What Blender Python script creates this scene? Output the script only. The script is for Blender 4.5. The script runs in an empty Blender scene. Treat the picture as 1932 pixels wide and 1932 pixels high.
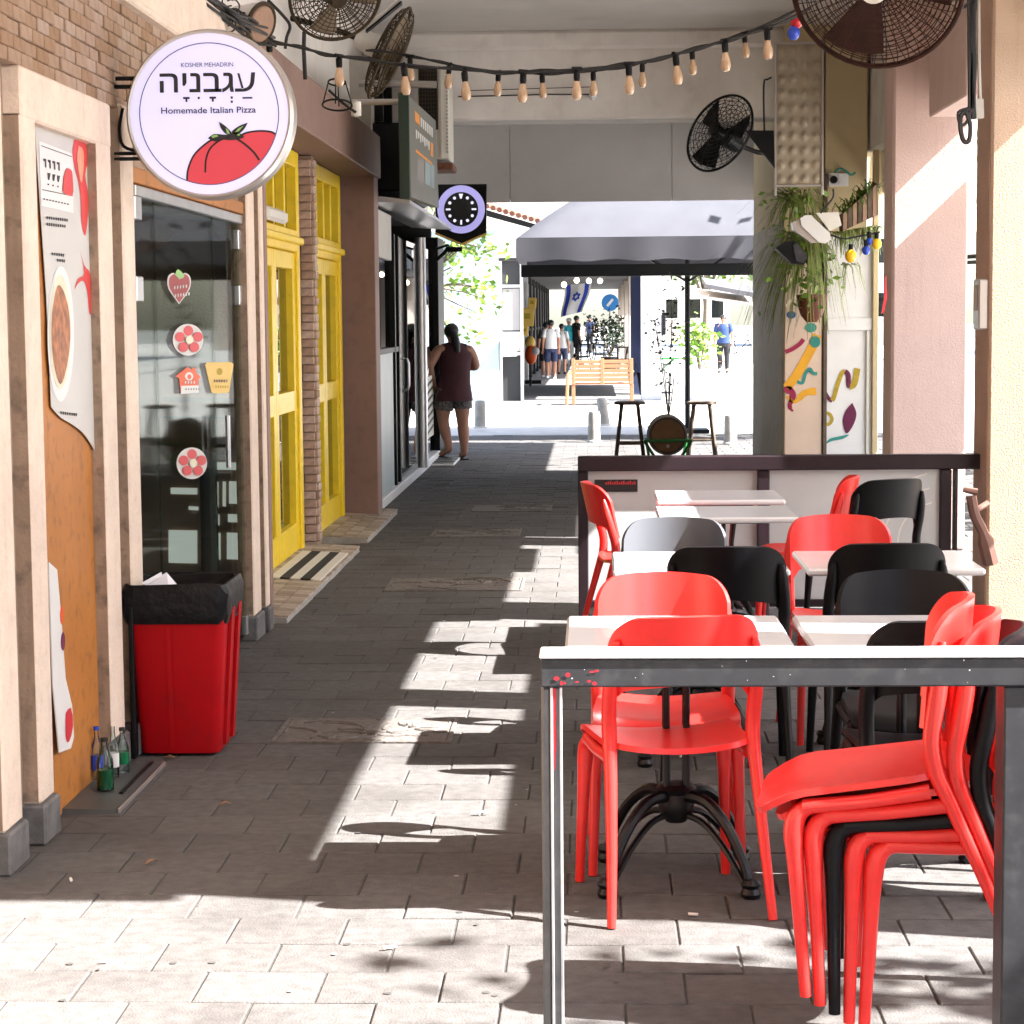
import bpy, bmesh, math, random
from mathutils import Vector as V, Matrix
random.seed(7)
R = math.radians
S = bpy.context.scene
COL = S.collection

# ------------------------------------------------------------------ camera
FPX = 4000.0                                   # focal length in pixels of a 1932 px wide picture
yc = V((154, 366, -4000)).normalized()         # world +Y seen from the camera
zc = V((-.0087, 1, (-.0087*154 + 366)/4000)).normalized()
xc = yc.cross(zc)
ROT = Matrix((xc, yc, zc))
EYE = V((0, 0, 1.65))
cd = bpy.data.cameras.new('camera'); cam = bpy.data.objects.new('camera', cd); COL.objects.link(cam)
cd.sensor_width = 36; cd.lens = 36*FPX/1932; cd.clip_start = .05; cd.clip_end = 2000
cam.matrix_world = Matrix.Translation(EYE) @ ROT.to_4x4()
S.camera = cam

# ------------------------------------------------------------------ sky and sun
w = bpy.data.worlds.new('World'); S.world = w; w.use_nodes = True
nt = w.node_tree; bg = nt.nodes['Background']
sk = nt.nodes.new('ShaderNodeTexSky'); sk.sky_type = 'NISHITA'; sk.sun_disc = False
SUN = V((-1, .185, -.95))
sk.sun_elevation = math.atan2(.95, math.hypot(1, .185)); sk.sun_rotation = R(100)
sk.air_density = 1.0; sk.dust_density = 2.0; sk.altitude = 0
nt.links.new(sk.outputs[0], bg.inputs[0]); bg.inputs[1].default_value = .10
sl = bpy.data.lights.new('sun', 'SUN'); sun = bpy.data.objects.new('sun', sl); COL.objects.link(sun)
sl.energy = 5.0; sl.angle = R(.5); sl.color = (1, .98, .95)
sun.location = (8, -2, 12); sun.rotation_euler = SUN.to_track_quat('-Z', 'Y').to_euler()
S.view_settings.view_transform = 'Standard'; S.view_settings.look = 'None'
S.view_settings.gamma = 1; S.view_settings.use_curve_mapping = False
S.view_settings.exposure = 3.02
S.render.engine = 'CYCLES'
S.cycles.max_bounces = 10; S.cycles.diffuse_bounces = 6; S.cycles.transparent_max_bounces = 12
S.cycles.use_denoising = True

# ------------------------------------------------------------------ helpers
def at(px, py, ax, val):
    """world point where the line of sight through (px,py) meets the plane coordinate[ax]=val"""
    d = ROT @ V((px-966, 966-py, -FPX))
    return EYE + d*((val-EYE[ax])/d[ax])
def G(px, py): return at(px, py, 2, 0)

MATS = {}
def M(name, col, rough=.6, metal=0, var=0, scale=6, bump=0, bscale=80, dirt=0, dscale=3, dcol=(.03, .025, .02), emit=0, spec=.5, coat=0, rnd=0, tone=False, trans=0, stretch=None, streak=0, scol=(.16, .11, .08), world=False):
    m = bpy.data.materials.new(name); m.use_nodes = True; t = m.node_tree; b = t.nodes['Principled BSDF']
    N = t.nodes.new; L = t.links.new
    b.inputs['Roughness'].default_value = rough; b.inputs['Metallic'].default_value = metal
    b.inputs['Specular IOR Level'].default_value = spec; b.inputs['Coat Weight'].default_value = coat
    b.inputs['Coat Roughness'].default_value = .12
    b.inputs['Transmission Weight'].default_value = trans
    c4 = (*col, 1); b.inputs['Base Color'].default_value = c4
    tc = N('ShaderNodeTexCoord'); co = tc.outputs['Object']
    if world: co = N('ShaderNodeNewGeometry').outputs['Position']
    if stretch:
        mp = N('ShaderNodeMapping'); mp.inputs['Scale'].default_value = stretch; L(co, mp.inputs[0]); co = mp.outputs[0]
    src = None
    def noise(sc, det=6):
        n = N('ShaderNodeTexNoise'); n.inputs['Scale'].default_value = sc; n.inputs['Detail'].default_value = det
        L(co, n.inputs['Vector']); return n
    def mixc(fac, a, bb, mode='MIX'):
        x = N('ShaderNodeMix'); x.data_type = 'RGBA'; x.blend_type = mode
        for v, i in ((fac, 0), (a, 6), (bb, 7)):
            if hasattr(v, 'links'): L(v, x.inputs[i])
            else: x.inputs[i].default_value = v
        return x.outputs[2]
    def rampf(v, a, bb):
        r = N('ShaderNodeMapRange'); r.inputs[1].default_value = a; r.inputs[2].default_value = bb; L(v, r.inputs[0]); return r.outputs[0]
    if var:
        n = noise(scale)
        src = mixc(rampf(n.outputs[0], .3, .7), (*[x*(1-var) for x in col], 1), (*[min(1, x*(1+var)) for x in col], 1))
    if rnd or tone:
        h = N('ShaderNodeHueSaturation'); h.inputs['Color'].default_value = c4
        if src: L(src, h.inputs['Color'])
        oi = N('ShaderNodeObjectInfo'); v = oi.outputs['Random']
        if tone:
            a = N('ShaderNodeAttribute'); a.attribute_name = 'tone'
            ad = N('ShaderNodeMath'); ad.operation = 'ADD'; L(v, ad.inputs[0]); L(a.outputs['Fac'], ad.inputs[1])
            fr = N('ShaderNodeMath'); fr.operation = 'FRACT'; L(ad.outputs[0], fr.inputs[0]); v = fr.outputs[0]
        r = N('ShaderNodeMapRange'); r.inputs[3].default_value = 1-rnd; r.inputs[4].default_value = 1+rnd; L(v, r.inputs[0])
        L(r.outputs[0], h.inputs['Value'])
        r2 = N('ShaderNodeMapRange'); r2.inputs[3].default_value = 1.25; r2.inputs[4].default_value = .8; L(v, r2.inputs[0]); L(r2.outputs[0], h.inputs['Saturation'])
        src = h.outputs[0]
    if dirt:
        n = noise(dscale, 9); f = rampf(n.outputs[0], .52, .72)
        k = N('ShaderNodeMath'); k.operation = 'MULTIPLY'; k.inputs[1].default_value = dirt; L(f, k.inputs[0])
        src = mixc(k.outputs[0], src or c4, (*dcol, 1))
    if streak:
        mp = N('ShaderNodeMapping'); mp.inputs['Scale'].default_value = (22, 22, 1.3); L(tc.outputs['Object'], mp.inputs[0])
        n = N('ShaderNodeTexNoise'); n.inputs['Scale'].default_value = 1; n.inputs['Detail'].default_value = 5; L(mp.outputs[0], n.inputs['Vector'])
        k = N('ShaderNodeMath'); k.operation = 'MULTIPLY'; k.inputs[1].default_value = streak; L(rampf(n.outputs[0], .55, .75), k.inputs[0])
        src = mixc(k.outputs[0], src or c4, (*scol, 1))
    if src: L(src, b.inputs['Base Color'])
    if bump:
        n = noise(bscale, 3); bp = N('ShaderNodeBump'); bp.inputs['Strength'].default_value = bump; bp.inputs['Distance'].default_value = .012
        L(n.outputs[0], bp.inputs['Height']); L(bp.outputs[0], b.inputs['Normal'])
    if emit:
        b.inputs['Emission Color'].default_value = c4; b.inputs['Emission Strength'].default_value = emit
    MATS[name] = m; return m

def glass(name, tint, gloss=1.0, ior=1.5, rough=0):
    m = bpy.data.materials.new(name); m.use_nodes = True; t = m.node_tree; t.nodes.clear(); N = t.nodes.new; L = t.links.new
    o = N('ShaderNodeOutputMaterial'); mx = N('ShaderNodeMixShader'); tr = N('ShaderNodeBsdfTransparent'); gl = N('ShaderNodeBsdfGlossy')
    fr = N('ShaderNodeFresnel'); fr.inputs[0].default_value = ior; tr.inputs[0].default_value = (*tint, 1); gl.inputs['Roughness'].default_value = rough
    k = N('ShaderNodeMath'); k.operation = 'MULTIPLY'; k.inputs[1].default_value = gloss; k.use_clamp = True
    L(fr.outputs[0], k.inputs[0]); L(k.outputs[0], mx.inputs[0]); L(tr.outputs[0], mx.inputs[1]); L(gl.outputs[0], mx.inputs[2]); L(mx.outputs[0], o.inputs[0])
    return m

ORI = {}
def thing(name, label, cat, loc, group=None, kind=None):
    o = bpy.data.objects.new(name, None); COL.objects.link(o); o.location = loc; o.empty_display_size = .1
    ORI[o] = V(loc); tag(o, label, cat, group, kind); return o
def tag(o, label=None, cat=None, group=None, kind=None):
    if label: o['label'] = label
    if cat: o['category'] = cat
    if group: o['group'] = group
    if kind: o['kind'] = kind
    return o

class MB:
    def __init__(s): s.b = bmesh.new()
    def box(s, x0, x1, y0, y1, z0, z1, bev=0, seg=1):
        vs = bmesh.ops.create_cube(s.b, size=1)['verts']
        for v in vs: v.co = V(((x0+x1)/2+v.co.x*(x1-x0), (y0+y1)/2+v.co.y*(y1-y0), (z0+z1)/2+v.co.z*(z1-z0)))
        if bev:
            es = list({e for v in vs for e in v.link_edges})
            bmesh.ops.bevel(s.b, geom=es, offset=bev, segments=1, profile=.5, affect='EDGES')
        return s
    def obox(s, c, size, rot=None, bev=0):
        vs = bmesh.ops.create_cube(s.b, size=1)['verts']; rot = rot or Matrix.Identity(3); c = V(c)
        es = list({e for v in vs for e in v.link_edges})
        for v in vs: v.co = c + rot @ V((v.co.x*size[0], v.co.y*size[1], v.co.z*size[2]))
        if bev: bmesh.ops.bevel(s.b, geom=es, offset=bev, segments=1, profile=.5, affect='EDGES')
        return s
    def tube(s, pts, r, n=8, cap=True, flat=1.0, up=None):
        pts = [V(p) for p in pts]; k = len(pts); rs = r if isinstance(r, (list, tuple)) else [r]*k
        t0 = (pts[1]-pts[0]).normalized(); a = V(up) if up else (V((0, 0, 1)) if abs(t0.z) < .9 else V((1, 0, 0)))
        nrm = (a - t0*a.dot(t0)).normalized(); rings = []
        for i in range(k):
            t = (pts[min(i+1, k-1)]-pts[max(i-1, 0)])
            t = t.normalized() if t.length > 1e-9 else t0
            nrm = (nrm - t*nrm.dot(t)).normalized(); bi = t.cross(nrm)
            rings.append([s.b.verts.new(pts[i]+(nrm*math.cos(2*math.pi*j/n)*flat+bi*math.sin(2*math.pi*j/n))*rs[i]) for j in range(n)])
        for i in range(k-1):
            for j in range(n): s.b.faces.new((rings[i][j], rings[i][(j+1) % n], rings[i+1][(j+1) % n], rings[i+1][j]))
        if cap and n > 2: s.b.faces.new(rings[0][::-1]); s.b.faces.new(rings[-1])
        return s
    def ring(s, c, axis, rad, r, seg=36, n=4, ey=1):
        axis = V(axis).normalized(); a = axis.orthogonal().normalized(); bb = axis.cross(a); c = V(c); rows = []
        for i in range(seg):
            an = 2*math.pi*i/seg; d = a*math.cos(an)+bb*math.sin(an)
            rows.append([s.b.verts.new(c+d*(rad+r*math.cos(2*math.pi*j/n+.78))+axis*r*math.sin(2*math.pi*j/n+.78)) for j in range(n)])
        for i in range(seg):
            q = rows[(i+1) % seg]
            for j in range(n): s.b.faces.new((rows[i][j], q[j], q[(j+1) % n], rows[i][(j+1) % n]))
        return s
    def lathe(s, prof, c=(0, 0, 0), axis=(0, 0, 1), n=20, sx=1, sy=1):
        axis = V(axis).normalized(); a = V((1, 0, 0)) if abs(axis.z) > .99 else axis.orthogonal().normalized(); bb = axis.cross(a); c = V(c); rows = []
        for (r, z) in prof:
            if r < 1e-6: rows.append([s.b.verts.new(c+axis*z)])
            else: rows.append([s.b.verts.new(c+axis*z+a*(r*sx*math.cos(2*math.pi*j/n))+bb*(r*sy*math.sin(2*math.pi*j/n))) for j in range(n)])
        for p, q in zip(rows, rows[1:]):
            for j in range(n):
                k = (j+1) % n
                if len(p) == 1 and len(q) == 1: continue
                if len(p) == 1: s.b.faces.new((p[0], q[k], q[j]))
                elif len(q) == 1: s.b.faces.new((p[j], p[k], q[0]))
                else: s.b.faces.new((p[j], p[k], q[k], q[j]))
        if len(rows[0]) > 1: s.b.faces.new(rows[0][::-1])
        if len(rows[-1]) > 1: s.b.faces.new(rows[-1])
        return s
    def poly(s, pts, ex=None):
        a = [s.b.verts.new(V(p)) for p in pts]; s.b.faces.new(a)
        if ex is not None:
            ex = V(ex); q = [s.b.verts.new(V(p)+ex) for p in pts]; s.b.faces.new(q[::-1]); n = len(a)
            for i in range(n): s.b.faces.new((a[i], q[i], q[(i+1) % n], a[(i+1) % n]))
        return s
    def surf(s, fn, nu, nv, th=.0):
        P = [[V(fn(i/nu, j/nv)) for j in range(nv+1)] for i in range(nu+1)]
        def nor(i, j):
            du = P[min(i+1, nu)][j]-P[max(i-1, 0)][j]; dv = P[i][min(j+1, nv)]-P[i][max(j-1, 0)]; c = du.cross(dv)
            return c.normalized() if c.length > 1e-12 else V((0, 0, 1))
        A = [[s.b.verts.new(P[i][j]) for j in range(nv+1)] for i in range(nu+1)]
        for i in range(nu):
            for j in range(nv): s.b.faces.new((A[i][j], A[i+1][j], A[i+1][j+1], A[i][j+1]))
        if th:
            B = [[s.b.verts.new(P[i][j]-nor(i, j)*th) for j in range(nv+1)] for i in range(nu+1)]
            for i in range(nu):
                for j in range(nv): s.b.faces.new((B[i][j], B[i][j+1], B[i+1][j+1], B[i+1][j]))
            for i in range(nu):
                s.b.faces.new((A[i+1][0], A[i][0], B[i][0], B[i+1][0])); s.b.faces.new((A[i][nv], A[i+1][nv], B[i+1][nv], B[i][nv]))
            for j in range(nv):
                s.b.faces.new((A[0][j], A[0][j+1], B[0][j+1], B[0][j])); s.b.faces.new((A[nu][j+1], A[nu][j], B[nu][j], B[nu][j+1]))
        return s
    def ball(s, c, r, n=10, sc=(1, 1, 1)):
        q = bmesh.ops.create_uvsphere(s.b, u_segments=n, v_segments=max(4, n*2//3), radius=r)['verts']; c = V(c)
        for v in q: v.co = c+V((v.co.x*sc[0], v.co.y*sc[1], v.co.z*sc[2]))
        return s
    def mesh(s, name, mat, smooth=True, ang=35):
        bmesh.ops.recalc_face_normals(s.b, faces=s.b.faces[:]) if len(s.b.faces) < 60000 else None
        me = bpy.data.meshes.new(name); s.b.to_mesh(me); s.b.free(); me.materials.append(mat)
        if smooth:
            me.shade_smooth(); me.set_sharp_from_angle(angle=R(ang))
        return me
    def build(s, name, mat, parent=None, smooth=True, ang=35, **kw):
        if parent is not None and parent in ORI:
            o0 = ORI[parent]
            for v in s.b.verts: v.co -= o0
        me = s.mesh(name, mat, smooth, ang); o = bpy.data.objects.new(name, me); COL.objects.link(o)
        if parent is not None:
            o.parent = parent
            if parent in ORI: ORI[o] = ORI[parent]
        tag(o, **kw); return o
    def top(s, name, mat, loc, label, cat, group=None, smooth=True, ang=35):
        """a one-mesh thing with its origin at loc"""
        for v in s.b.verts: v.co -= V(loc)
        me = s.mesh(name, mat, smooth, ang); o = bpy.data.objects.new(name, me); COL.objects.link(o); o.location = loc
        ORI[o] = V(loc); tag(o, label, cat, group); return o

def place(name, me, parent, loc, rot=None, sc=None, **kw):
    """an object of its own that shares mesh data"""
    o = bpy.data.objects.new(name, me); COL.objects.link(o)
    if parent is not None: o.parent = parent; loc = V(loc)-ORI.get(parent, V((0, 0, 0)))
    o.location = loc
    if rot: o.rotation_euler = rot
    if sc: o.scale = sc
    tag(o, **kw); return o
def copy_tree(o, parent=None):
    c = o.copy(); COL.objects.link(c); c.parent = parent
    for ch in list(o.children): copy_tree(ch, c)
    return c

def text_geo(txt, bold):
    cu = bpy.data.curves.new('t', 'FONT'); cu.body = txt; cu.align_x = 'CENTER'; cu.align_y = 'CENTER'; cu.resolution_u = 3; cu.offset = bold
    ob = bpy.data.objects.new('t', cu); COL.objects.link(ob)
    me = bpy.data.meshes.new_from_object(ob.evaluated_get(bpy.context.evaluated_depsgraph_get()))
    vs = [v.co.copy() for v in me.vertices]; fs = [list(p.vertices) for p in me.polygons]
    bpy.data.objects.remove(ob); bpy.data.curves.remove(cu); bpy.data.meshes.remove(me); return vs, fs
def text(name, txt, c, xd, yd, width, mat, parent, height=None, bold=.012, **kw):
    """flat lettering centred at c, fitted to a width"""
    vs, fs = text_geo(txt, bold); xs = [v.x for v in vs]; ys = [v.y for v in vs]
    k = width/(max(xs)-min(xs)); ky = height/(max(ys)-min(ys)) if height else k; mx = (max(xs)+min(xs))/2; my = (max(ys)+min(ys))/2
    m = MB(); xd = V(xd); yd = V(yd); q = [m.b.verts.new(V(c)+xd*(v.x-mx)*k+yd*(v.y-my)*ky) for v in vs]
    for f in fs:
        try: m.b.faces.new([q[i] for i in f])
        except ValueError: pass
    return m.build(name, mat, parent, smooth=False, **kw)
def stroke2(pts, wd):
    """a ribbon polygon round a 2-D polyline; wd one width or one per point"""
    L = []; Rr = []; n = len(pts); ws = [wd]*n if not isinstance(wd, (list, tuple)) else [wd[int(i*(len(wd)-1)/max(1, n-1)+.5)] for i in range(n)]
    for i in range(n):
        a = pts[max(i-1, 0)]; b = pts[min(i+1, n-1)]; dx, dy = b[0]-a[0], b[1]-a[1]; l = math.hypot(dx, dy) or 1
        nx, ny = -dy/l*ws[i]/2, dx/l*ws[i]/2
        L.append((pts[i][0]+nx, pts[i][1]+ny)); Rr.append((pts[i][0]-nx, pts[i][1]-ny))
    return L+Rr[::-1]
def smooth2(pts, k=6):
    out = []; n = len(pts)
    for i in range(n-1):
        p0, p1, p2, p3 = pts[max(i-1, 0)], pts[i], pts[i+1], pts[min(i+2, n-1)]
        for j in range(k):
            t = j/k; out.append(tuple(.5*((2*b)+(c-a)*t+(2*a-5*b+4*c-d)*t*t+(3*b-a-3*c+d)*t**3) for a, b, c, d in zip(p0, p1, p2, p3)))
    out.append(tuple(pts[-1])); return out
def circ(cx, cy, rx, ry=None, n=24, a0=0, a1=360):
    ry = ry or rx; return [(cx+rx*math.cos(R(a0+(a1-a0)*i/n)), cy+ry*math.sin(R(a0+(a1-a0)*i/n))) for i in range(n if a1-a0 == 360 else n+1)]

# ------------------------------------------------------------------ materials
m_paver = M('paver', (.094, .088, .085), .85, var=.2, scale=22, bump=.35, bscale=160, rnd=.085, tone=True, dirt=.55, dscale=1.7, dcol=(.045, .04, .038), spec=.3, world=True)
m_bed = M('joint sand', (.05, .045, .04), .95, var=.3, scale=40)
m_road = M('asphalt', (.12, .12, .12), .85, var=.2, scale=30, bump=.3, bscale=200)
m_stone = M('pale paving', (.5, .475, .45), .8, var=.12, scale=4)
m_kerb = M('kerb stone', (.33, .31, .28), .8, var=.2, scale=9, bump=.3)
m_earth = M('ground', (.25, .24, .22), .9, var=.2, scale=.5)
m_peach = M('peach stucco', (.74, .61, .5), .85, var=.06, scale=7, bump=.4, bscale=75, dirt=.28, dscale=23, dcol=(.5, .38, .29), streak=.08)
m_peachd = M('worn shaded stucco', (.33, .235, .165), .85, var=.14, scale=7, bump=.3, bscale=60, streak=.3, scol=(.1, .07, .05), dirt=.75, dscale=17, dcol=(.12, .09, .07))  # darker copy of the peach stucco, carrying shade in its colour
m_plinth = M('plinth cement', (.13, .127, .125), .85, var=.3, scale=14, bump=.3, dirt=.5, dcol=(.03, .03, .03))
m_brick = M('tan brick tile', (.33, .225, .155), .85, var=.15, scale=20, rnd=.16, bump=.3)
m_mortar = M('brick mortar', (.3, .21, .15), .9, var=.1)
m_orange = M('orange cupboard board', (.44, .165, .03), .5, var=.12, scale=2.5, dirt=.5, dscale=18, dcol=(.12, .05, .015))
m_mauve = M('mauve painted frame', (.24, .145, .115), .6, var=.1, scale=2, dirt=.25, dscale=12, dcol=(.1, .06, .05))
m_yellow = M('yellow paint', (.88, .62, .012), .38, var=.05, scale=5, dirt=.15, dscale=14, dcol=(.25, .18, .02))
m_white = M('white plaster', (.72, .69, .65), .85, var=.06, scale=2, bump=.15, dirt=.25, dcol=(.45, .41, .37))
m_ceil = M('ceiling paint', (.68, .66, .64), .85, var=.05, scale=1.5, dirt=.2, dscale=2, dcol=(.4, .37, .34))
m_beam = M('beam plaster', (.76, .725, .685), .85, var=.08, scale=3, bump=.2, streak=.12, scol=(.5, .44, .39), dirt=.4, dscale=5, dcol=(.52, .47, .43))
m_grey = M('grey board', (.25, .235, .225), .7, var=.05, scale=2, dirt=.2, dcol=(.18, .17, .165))
m_pink = M('pink stucco', (.51, .37, .32), .85, var=.04, scale=3, bump=.35, bscale=100, dirt=.2, dscale=5, dcol=(.42, .3, .26), streak=.22, scol=(.3, .2, .16))
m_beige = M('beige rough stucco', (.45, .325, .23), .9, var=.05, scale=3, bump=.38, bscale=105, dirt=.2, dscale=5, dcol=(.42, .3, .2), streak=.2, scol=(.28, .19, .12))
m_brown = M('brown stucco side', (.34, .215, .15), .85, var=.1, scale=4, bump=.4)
m_cream = M('cream wall', (.55, .45, .27), .8, var=.07, scale=3, dirt=.25, dcol=(.35, .28, .17))
m_peel = M('peeling grey paint', (.4, .37, .32), .8, var=.15, scale=6, dirt=.55, dscale=6, dcol=(.24, .21, .16))
m_peachw = M('pale peach wall', (.7, .54, .43), .8, var=.05, scale=4, dirt=.2, dcol=(.5, .38, .3))
m_wht = M('white paint', (.76, .76, .76), .5, var=.03, dirt=.15, dscale=4, dcol=(.5, .5, .48))
m_black = M('black metal', (.005, .005, .0055), .5, spec=.2)
m_blackp = M('black plastic', (.003, .003, .0042), .45, spec=.22)
m_redp = M('red plastic', (.77, .026, .022), .3, var=.05, scale=9, spec=.55, dirt=.12, dscale=40, dcol=(.45, .03, .03))
m_binred = M('bin red plastic', (.38, .0015, .005), .55, spec=.15, var=.06, scale=6, dirt=.35, dscale=9, dcol=(.16, .01, .01))
m_bag = M('black bin liner', (.004, .004, .005), .42, bump=.7, bscale=18, spec=.22)
m_paper = M('white paper', (.8, .8, .84), .7)
m_rail = M('dark purple brown frame', (.018, .009, .013), .45, spec=.3, var=.15, scale=12)
m_steel = M('grey painted steel', (.034, .035, .039), .45, spec=.3, var=.15, scale=18, dirt=.2, dscale=24, dcol=(.13, .13, .13))
m_post = M('mid grey painted post', (.13, .133, .14), .42, metal=.3, var=.12, scale=14, dirt=.25, dscale=30, dcol=(.25, .25, .25))
m_steell = M('bright highlight steel', (.62, .63, .64), .3, metal=.7, var=.15, scale=20)
m_redmark = M('red smear', (.5, .015, .03), .4)
m_panel = M('frosted panel', (.5, .515, .52), .35, var=.05, scale=2)
m_ttop = M('white laminate', (.74, .74, .76), .22, var=.03, scale=5, coat=.3)
m_tedge = M('laminate edge', (.55, .55, .56), .4)
m_iron = M('cast iron', (.006, .006, .008), .38, spec=.35)
m_alum = M('aluminium', (.62, .63, .65), .33, metal=.9, var=.08)
m_blue = M('pale blue door panel', (.45, .53, .56), .45, var=.06, scale=3)
m_green = M('dark green metal', (.012, .03, .018), .45)
m_olive = M('olive sign face', (.14, .145, .125), .5, var=.05)
m_oran = M('orange sign paint', (.8, .29, .02), .5)
m_offw = M('off white', (.68, .66, .6), .6, var=.05)
m_signface = M('backlit sign face', (.62, .62, .95), .5, emit=.062, spec=.2)
m_ledring = M('backlit ring', (.5, .47, .95), .4, emit=.075)
m_ink = M('black ink', (.01, .01, .012), .5)
m_inkb = M('blue grey ink', (.06, .07, .2), .5)
m_tom = M('tomato red print', (.6, .05, .075), .5, emit=.03)
m_tomp = M('tomato poster print', (.62, .04, .04), .5)
m_leafp = M('green print', (.25, .5, .15), .5)
m_rim = M('brushed rim', (.5, .47, .45), .35, metal=.7)
m_poster = M('poster vinyl', (.56, .55, .52), .45, var=.04, scale=2)
m_postw = M('poster white', (.72, .72, .7), .45)
m_salmon = M('poster salmon print', (.75, .3, .18), .5, var=.25, scale=30)
m_pasta = M('poster pasta print', (.36, .13, .05), .5, var=.5, scale=28)
m_plate = M('poster plate print', (.72, .68, .5), .5, var=.1, scale=20)
m_yel2 = M('yellow sticker', (.75, .5, .1), .5)
m_oran2 = M('orange sticker', (.75, .1, .015), .5)
m_redst = M('red sticker', (.6, .03, .04), .5)
m_dred = M('dark red sticker', (.3, .02, .025), .5)
m_glass = glass('door glass', (.78, .83, .8), .15, rough=.035)
m_glassd = glass('dark shop glass', (.4, .43, .42), 1.3, ior=1.5)
m_bottle = glass('clear bottle glass', (.86, .93, .9), 1.3)
m_amber = M('amber bulb glass', (.66, .45, .28), .08, var=.15, scale=12, spec=.8)
m_fan = M('dusty brown fan wire', (.055, .038, .02), .7, spec=.2, var=.3, scale=15)
m_fanr = M('rusty fan', (.03, .011, .007), .7, metal=.0, spec=.15, var=.35, scale=15)
m_fanb = M('dusty fan blade', (.16, .115, .07), .5, metal=.3, var=.3, scale=12)
m_wood = M('light wood', (.24, .105, .045), .55, var=.15, scale=3, stretch=(2, 2, 20))
m_wooddk = M('weathered dark wood', (.11, .078, .055), .75, var=.3, scale=8)
m_barrel = M('barrel wood', (.3, .16, .08), .6, var=.2, scale=8)
m_grn = M('green paint', (.02, .22, .04), .4)
m_leaf = M('leaf green', (.075, .14, .018), .5, rnd=.2, var=.5, scale=9)
m_leafd = M('dark leaf', (.014, .03, .012), .5, var=.4, scale=6)
m_leafy = M('dry grassy leaf', (.17, .22, .05), .6, var=.6, scale=7)
m_leafl = M('bright leaf', (.13, .24, .02), .45, var=.3, scale=10)
m_bark = M('bark', (.1, .075, .05), .85, var=.3, scale=14, bump=.4)
m_terra = M('terracotta plastic', (.15, .03, .018), .5, var=.1)
m_canvas = M('grey canvas', (.052, .052, .062), .8, var=.08, scale=3)
m_awn = bpy.data.materials.new('light passing canvas'); m_awn.use_nodes = True  # translucent, to pass soft light on to facade and tables
_t = m_awn.node_tree; _t.nodes.clear(); _o = _t.nodes.new('ShaderNodeOutputMaterial'); _m = _t.nodes.new('ShaderNodeMixShader'); _d = _t.nodes.new('ShaderNodeBsdfDiffuse'); _l = _t.nodes.new('ShaderNodeBsdfTranslucent')
_d.inputs[0].default_value = (.6, .58, .55, 1); _l.inputs[0].default_value = (.62, .57, .5, 1); _m.inputs[0].default_value = .5
_t.links.new(_d.outputs[0], _m.inputs[1]); _t.links.new(_l.outputs[0], _m.inputs[2]); _t.links.new(_m.outputs[0], _o.inputs[0])
m_canvd = M('dark canvas', (.05, .05, .055), .8)
m_skin = M('skin', (.42, .2, .125), .5, var=.06, scale=10)
m_skin2 = M('dark tanned skin', (.31, .15, .095), .5, var=.06, scale=10)
m_hair = M('black hair', (.008, .007, .007), .5)
m_maroon = M('maroon cloth', (.04, .006, .012), .85, var=.15, scale=20)
m_navy = M('navy cloth', (.03, .04, .1), .85)
m_cloth_w = M('white cloth', (.7, .7, .7), .85)
m_cyan = M('cyan cloth', (.03, .4, .5), .8)
m_dark = M('dark cloth', (.012, .012, .014), .85)
m_blueb = M('royal blue cloth', (.015, .04, .14), .85)
m_pattern = M('patterned shorts cloth', (.08, .075, .075), .85, var=.9, scale=38)
m_tile = M('red roof tile', (.14, .05, .03), .7, var=.2)
m_far = M('pale facade', (.46, .4, .345), .85, var=.05, scale=1)
m_farb = M('pale blue wall', (.30, .39, .42), .8, var=.05, scale=1)
m_int = M('shop interior brown', (.3, .19, .13), .8, var=.3, scale=1.5)
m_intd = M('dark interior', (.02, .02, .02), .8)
m_rust = M('rust', (.14, .05, .025), .8, var=.4, scale=30)
m_bulby = M('yellow bulb', (.9, .5, .02), .2)
m_bulbb = M('blue bulb', (.02, .06, .45), .2)
m_bulbr = M('red bulb', (.5, .01, .02), .2)
m_warmlamp = M('lit lamp glass', (1, .85, .6), .3, emit=1.2)
m_cable = M('black cable', (.012, .011, .01), .6)
m_teal = M('teal mural paint', (.03, .26, .22), .7, var=.1)
m_mor = M('orange mural paint', (.78, .38, .02), .7, var=.12)
m_mmag = M('magenta mural paint', (.32, .012, .06), .7, var=.1)
m_molive = M('olive yellow mural paint', (.42, .3, .02), .7, var=.2, scale=40)
m_mpur = M('purple mural paint', (.12, .006, .05), .7, var=.15, scale=30)
m_mblue = M('blue mural paint', (.03, .12, .3), .7)
m_flag = M('blue flag stripe', (.02, .05, .4), .7)
m_mat1 = M('door mat black', (.02, .02, .02), .9)
m_mosaic = M('mosaic tile', (.36, .3, .24), .6, var=.2, rnd=.35, scale=30, tone=True)
m_grate = M('manhole iron', (.12, .105, .095), .7, var=.3, scale=30, bump=.6, bscale=50)
m_amber.node_tree.nodes['Principled BSDF'].inputs['Transmission Weight'].default_value = .25

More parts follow.
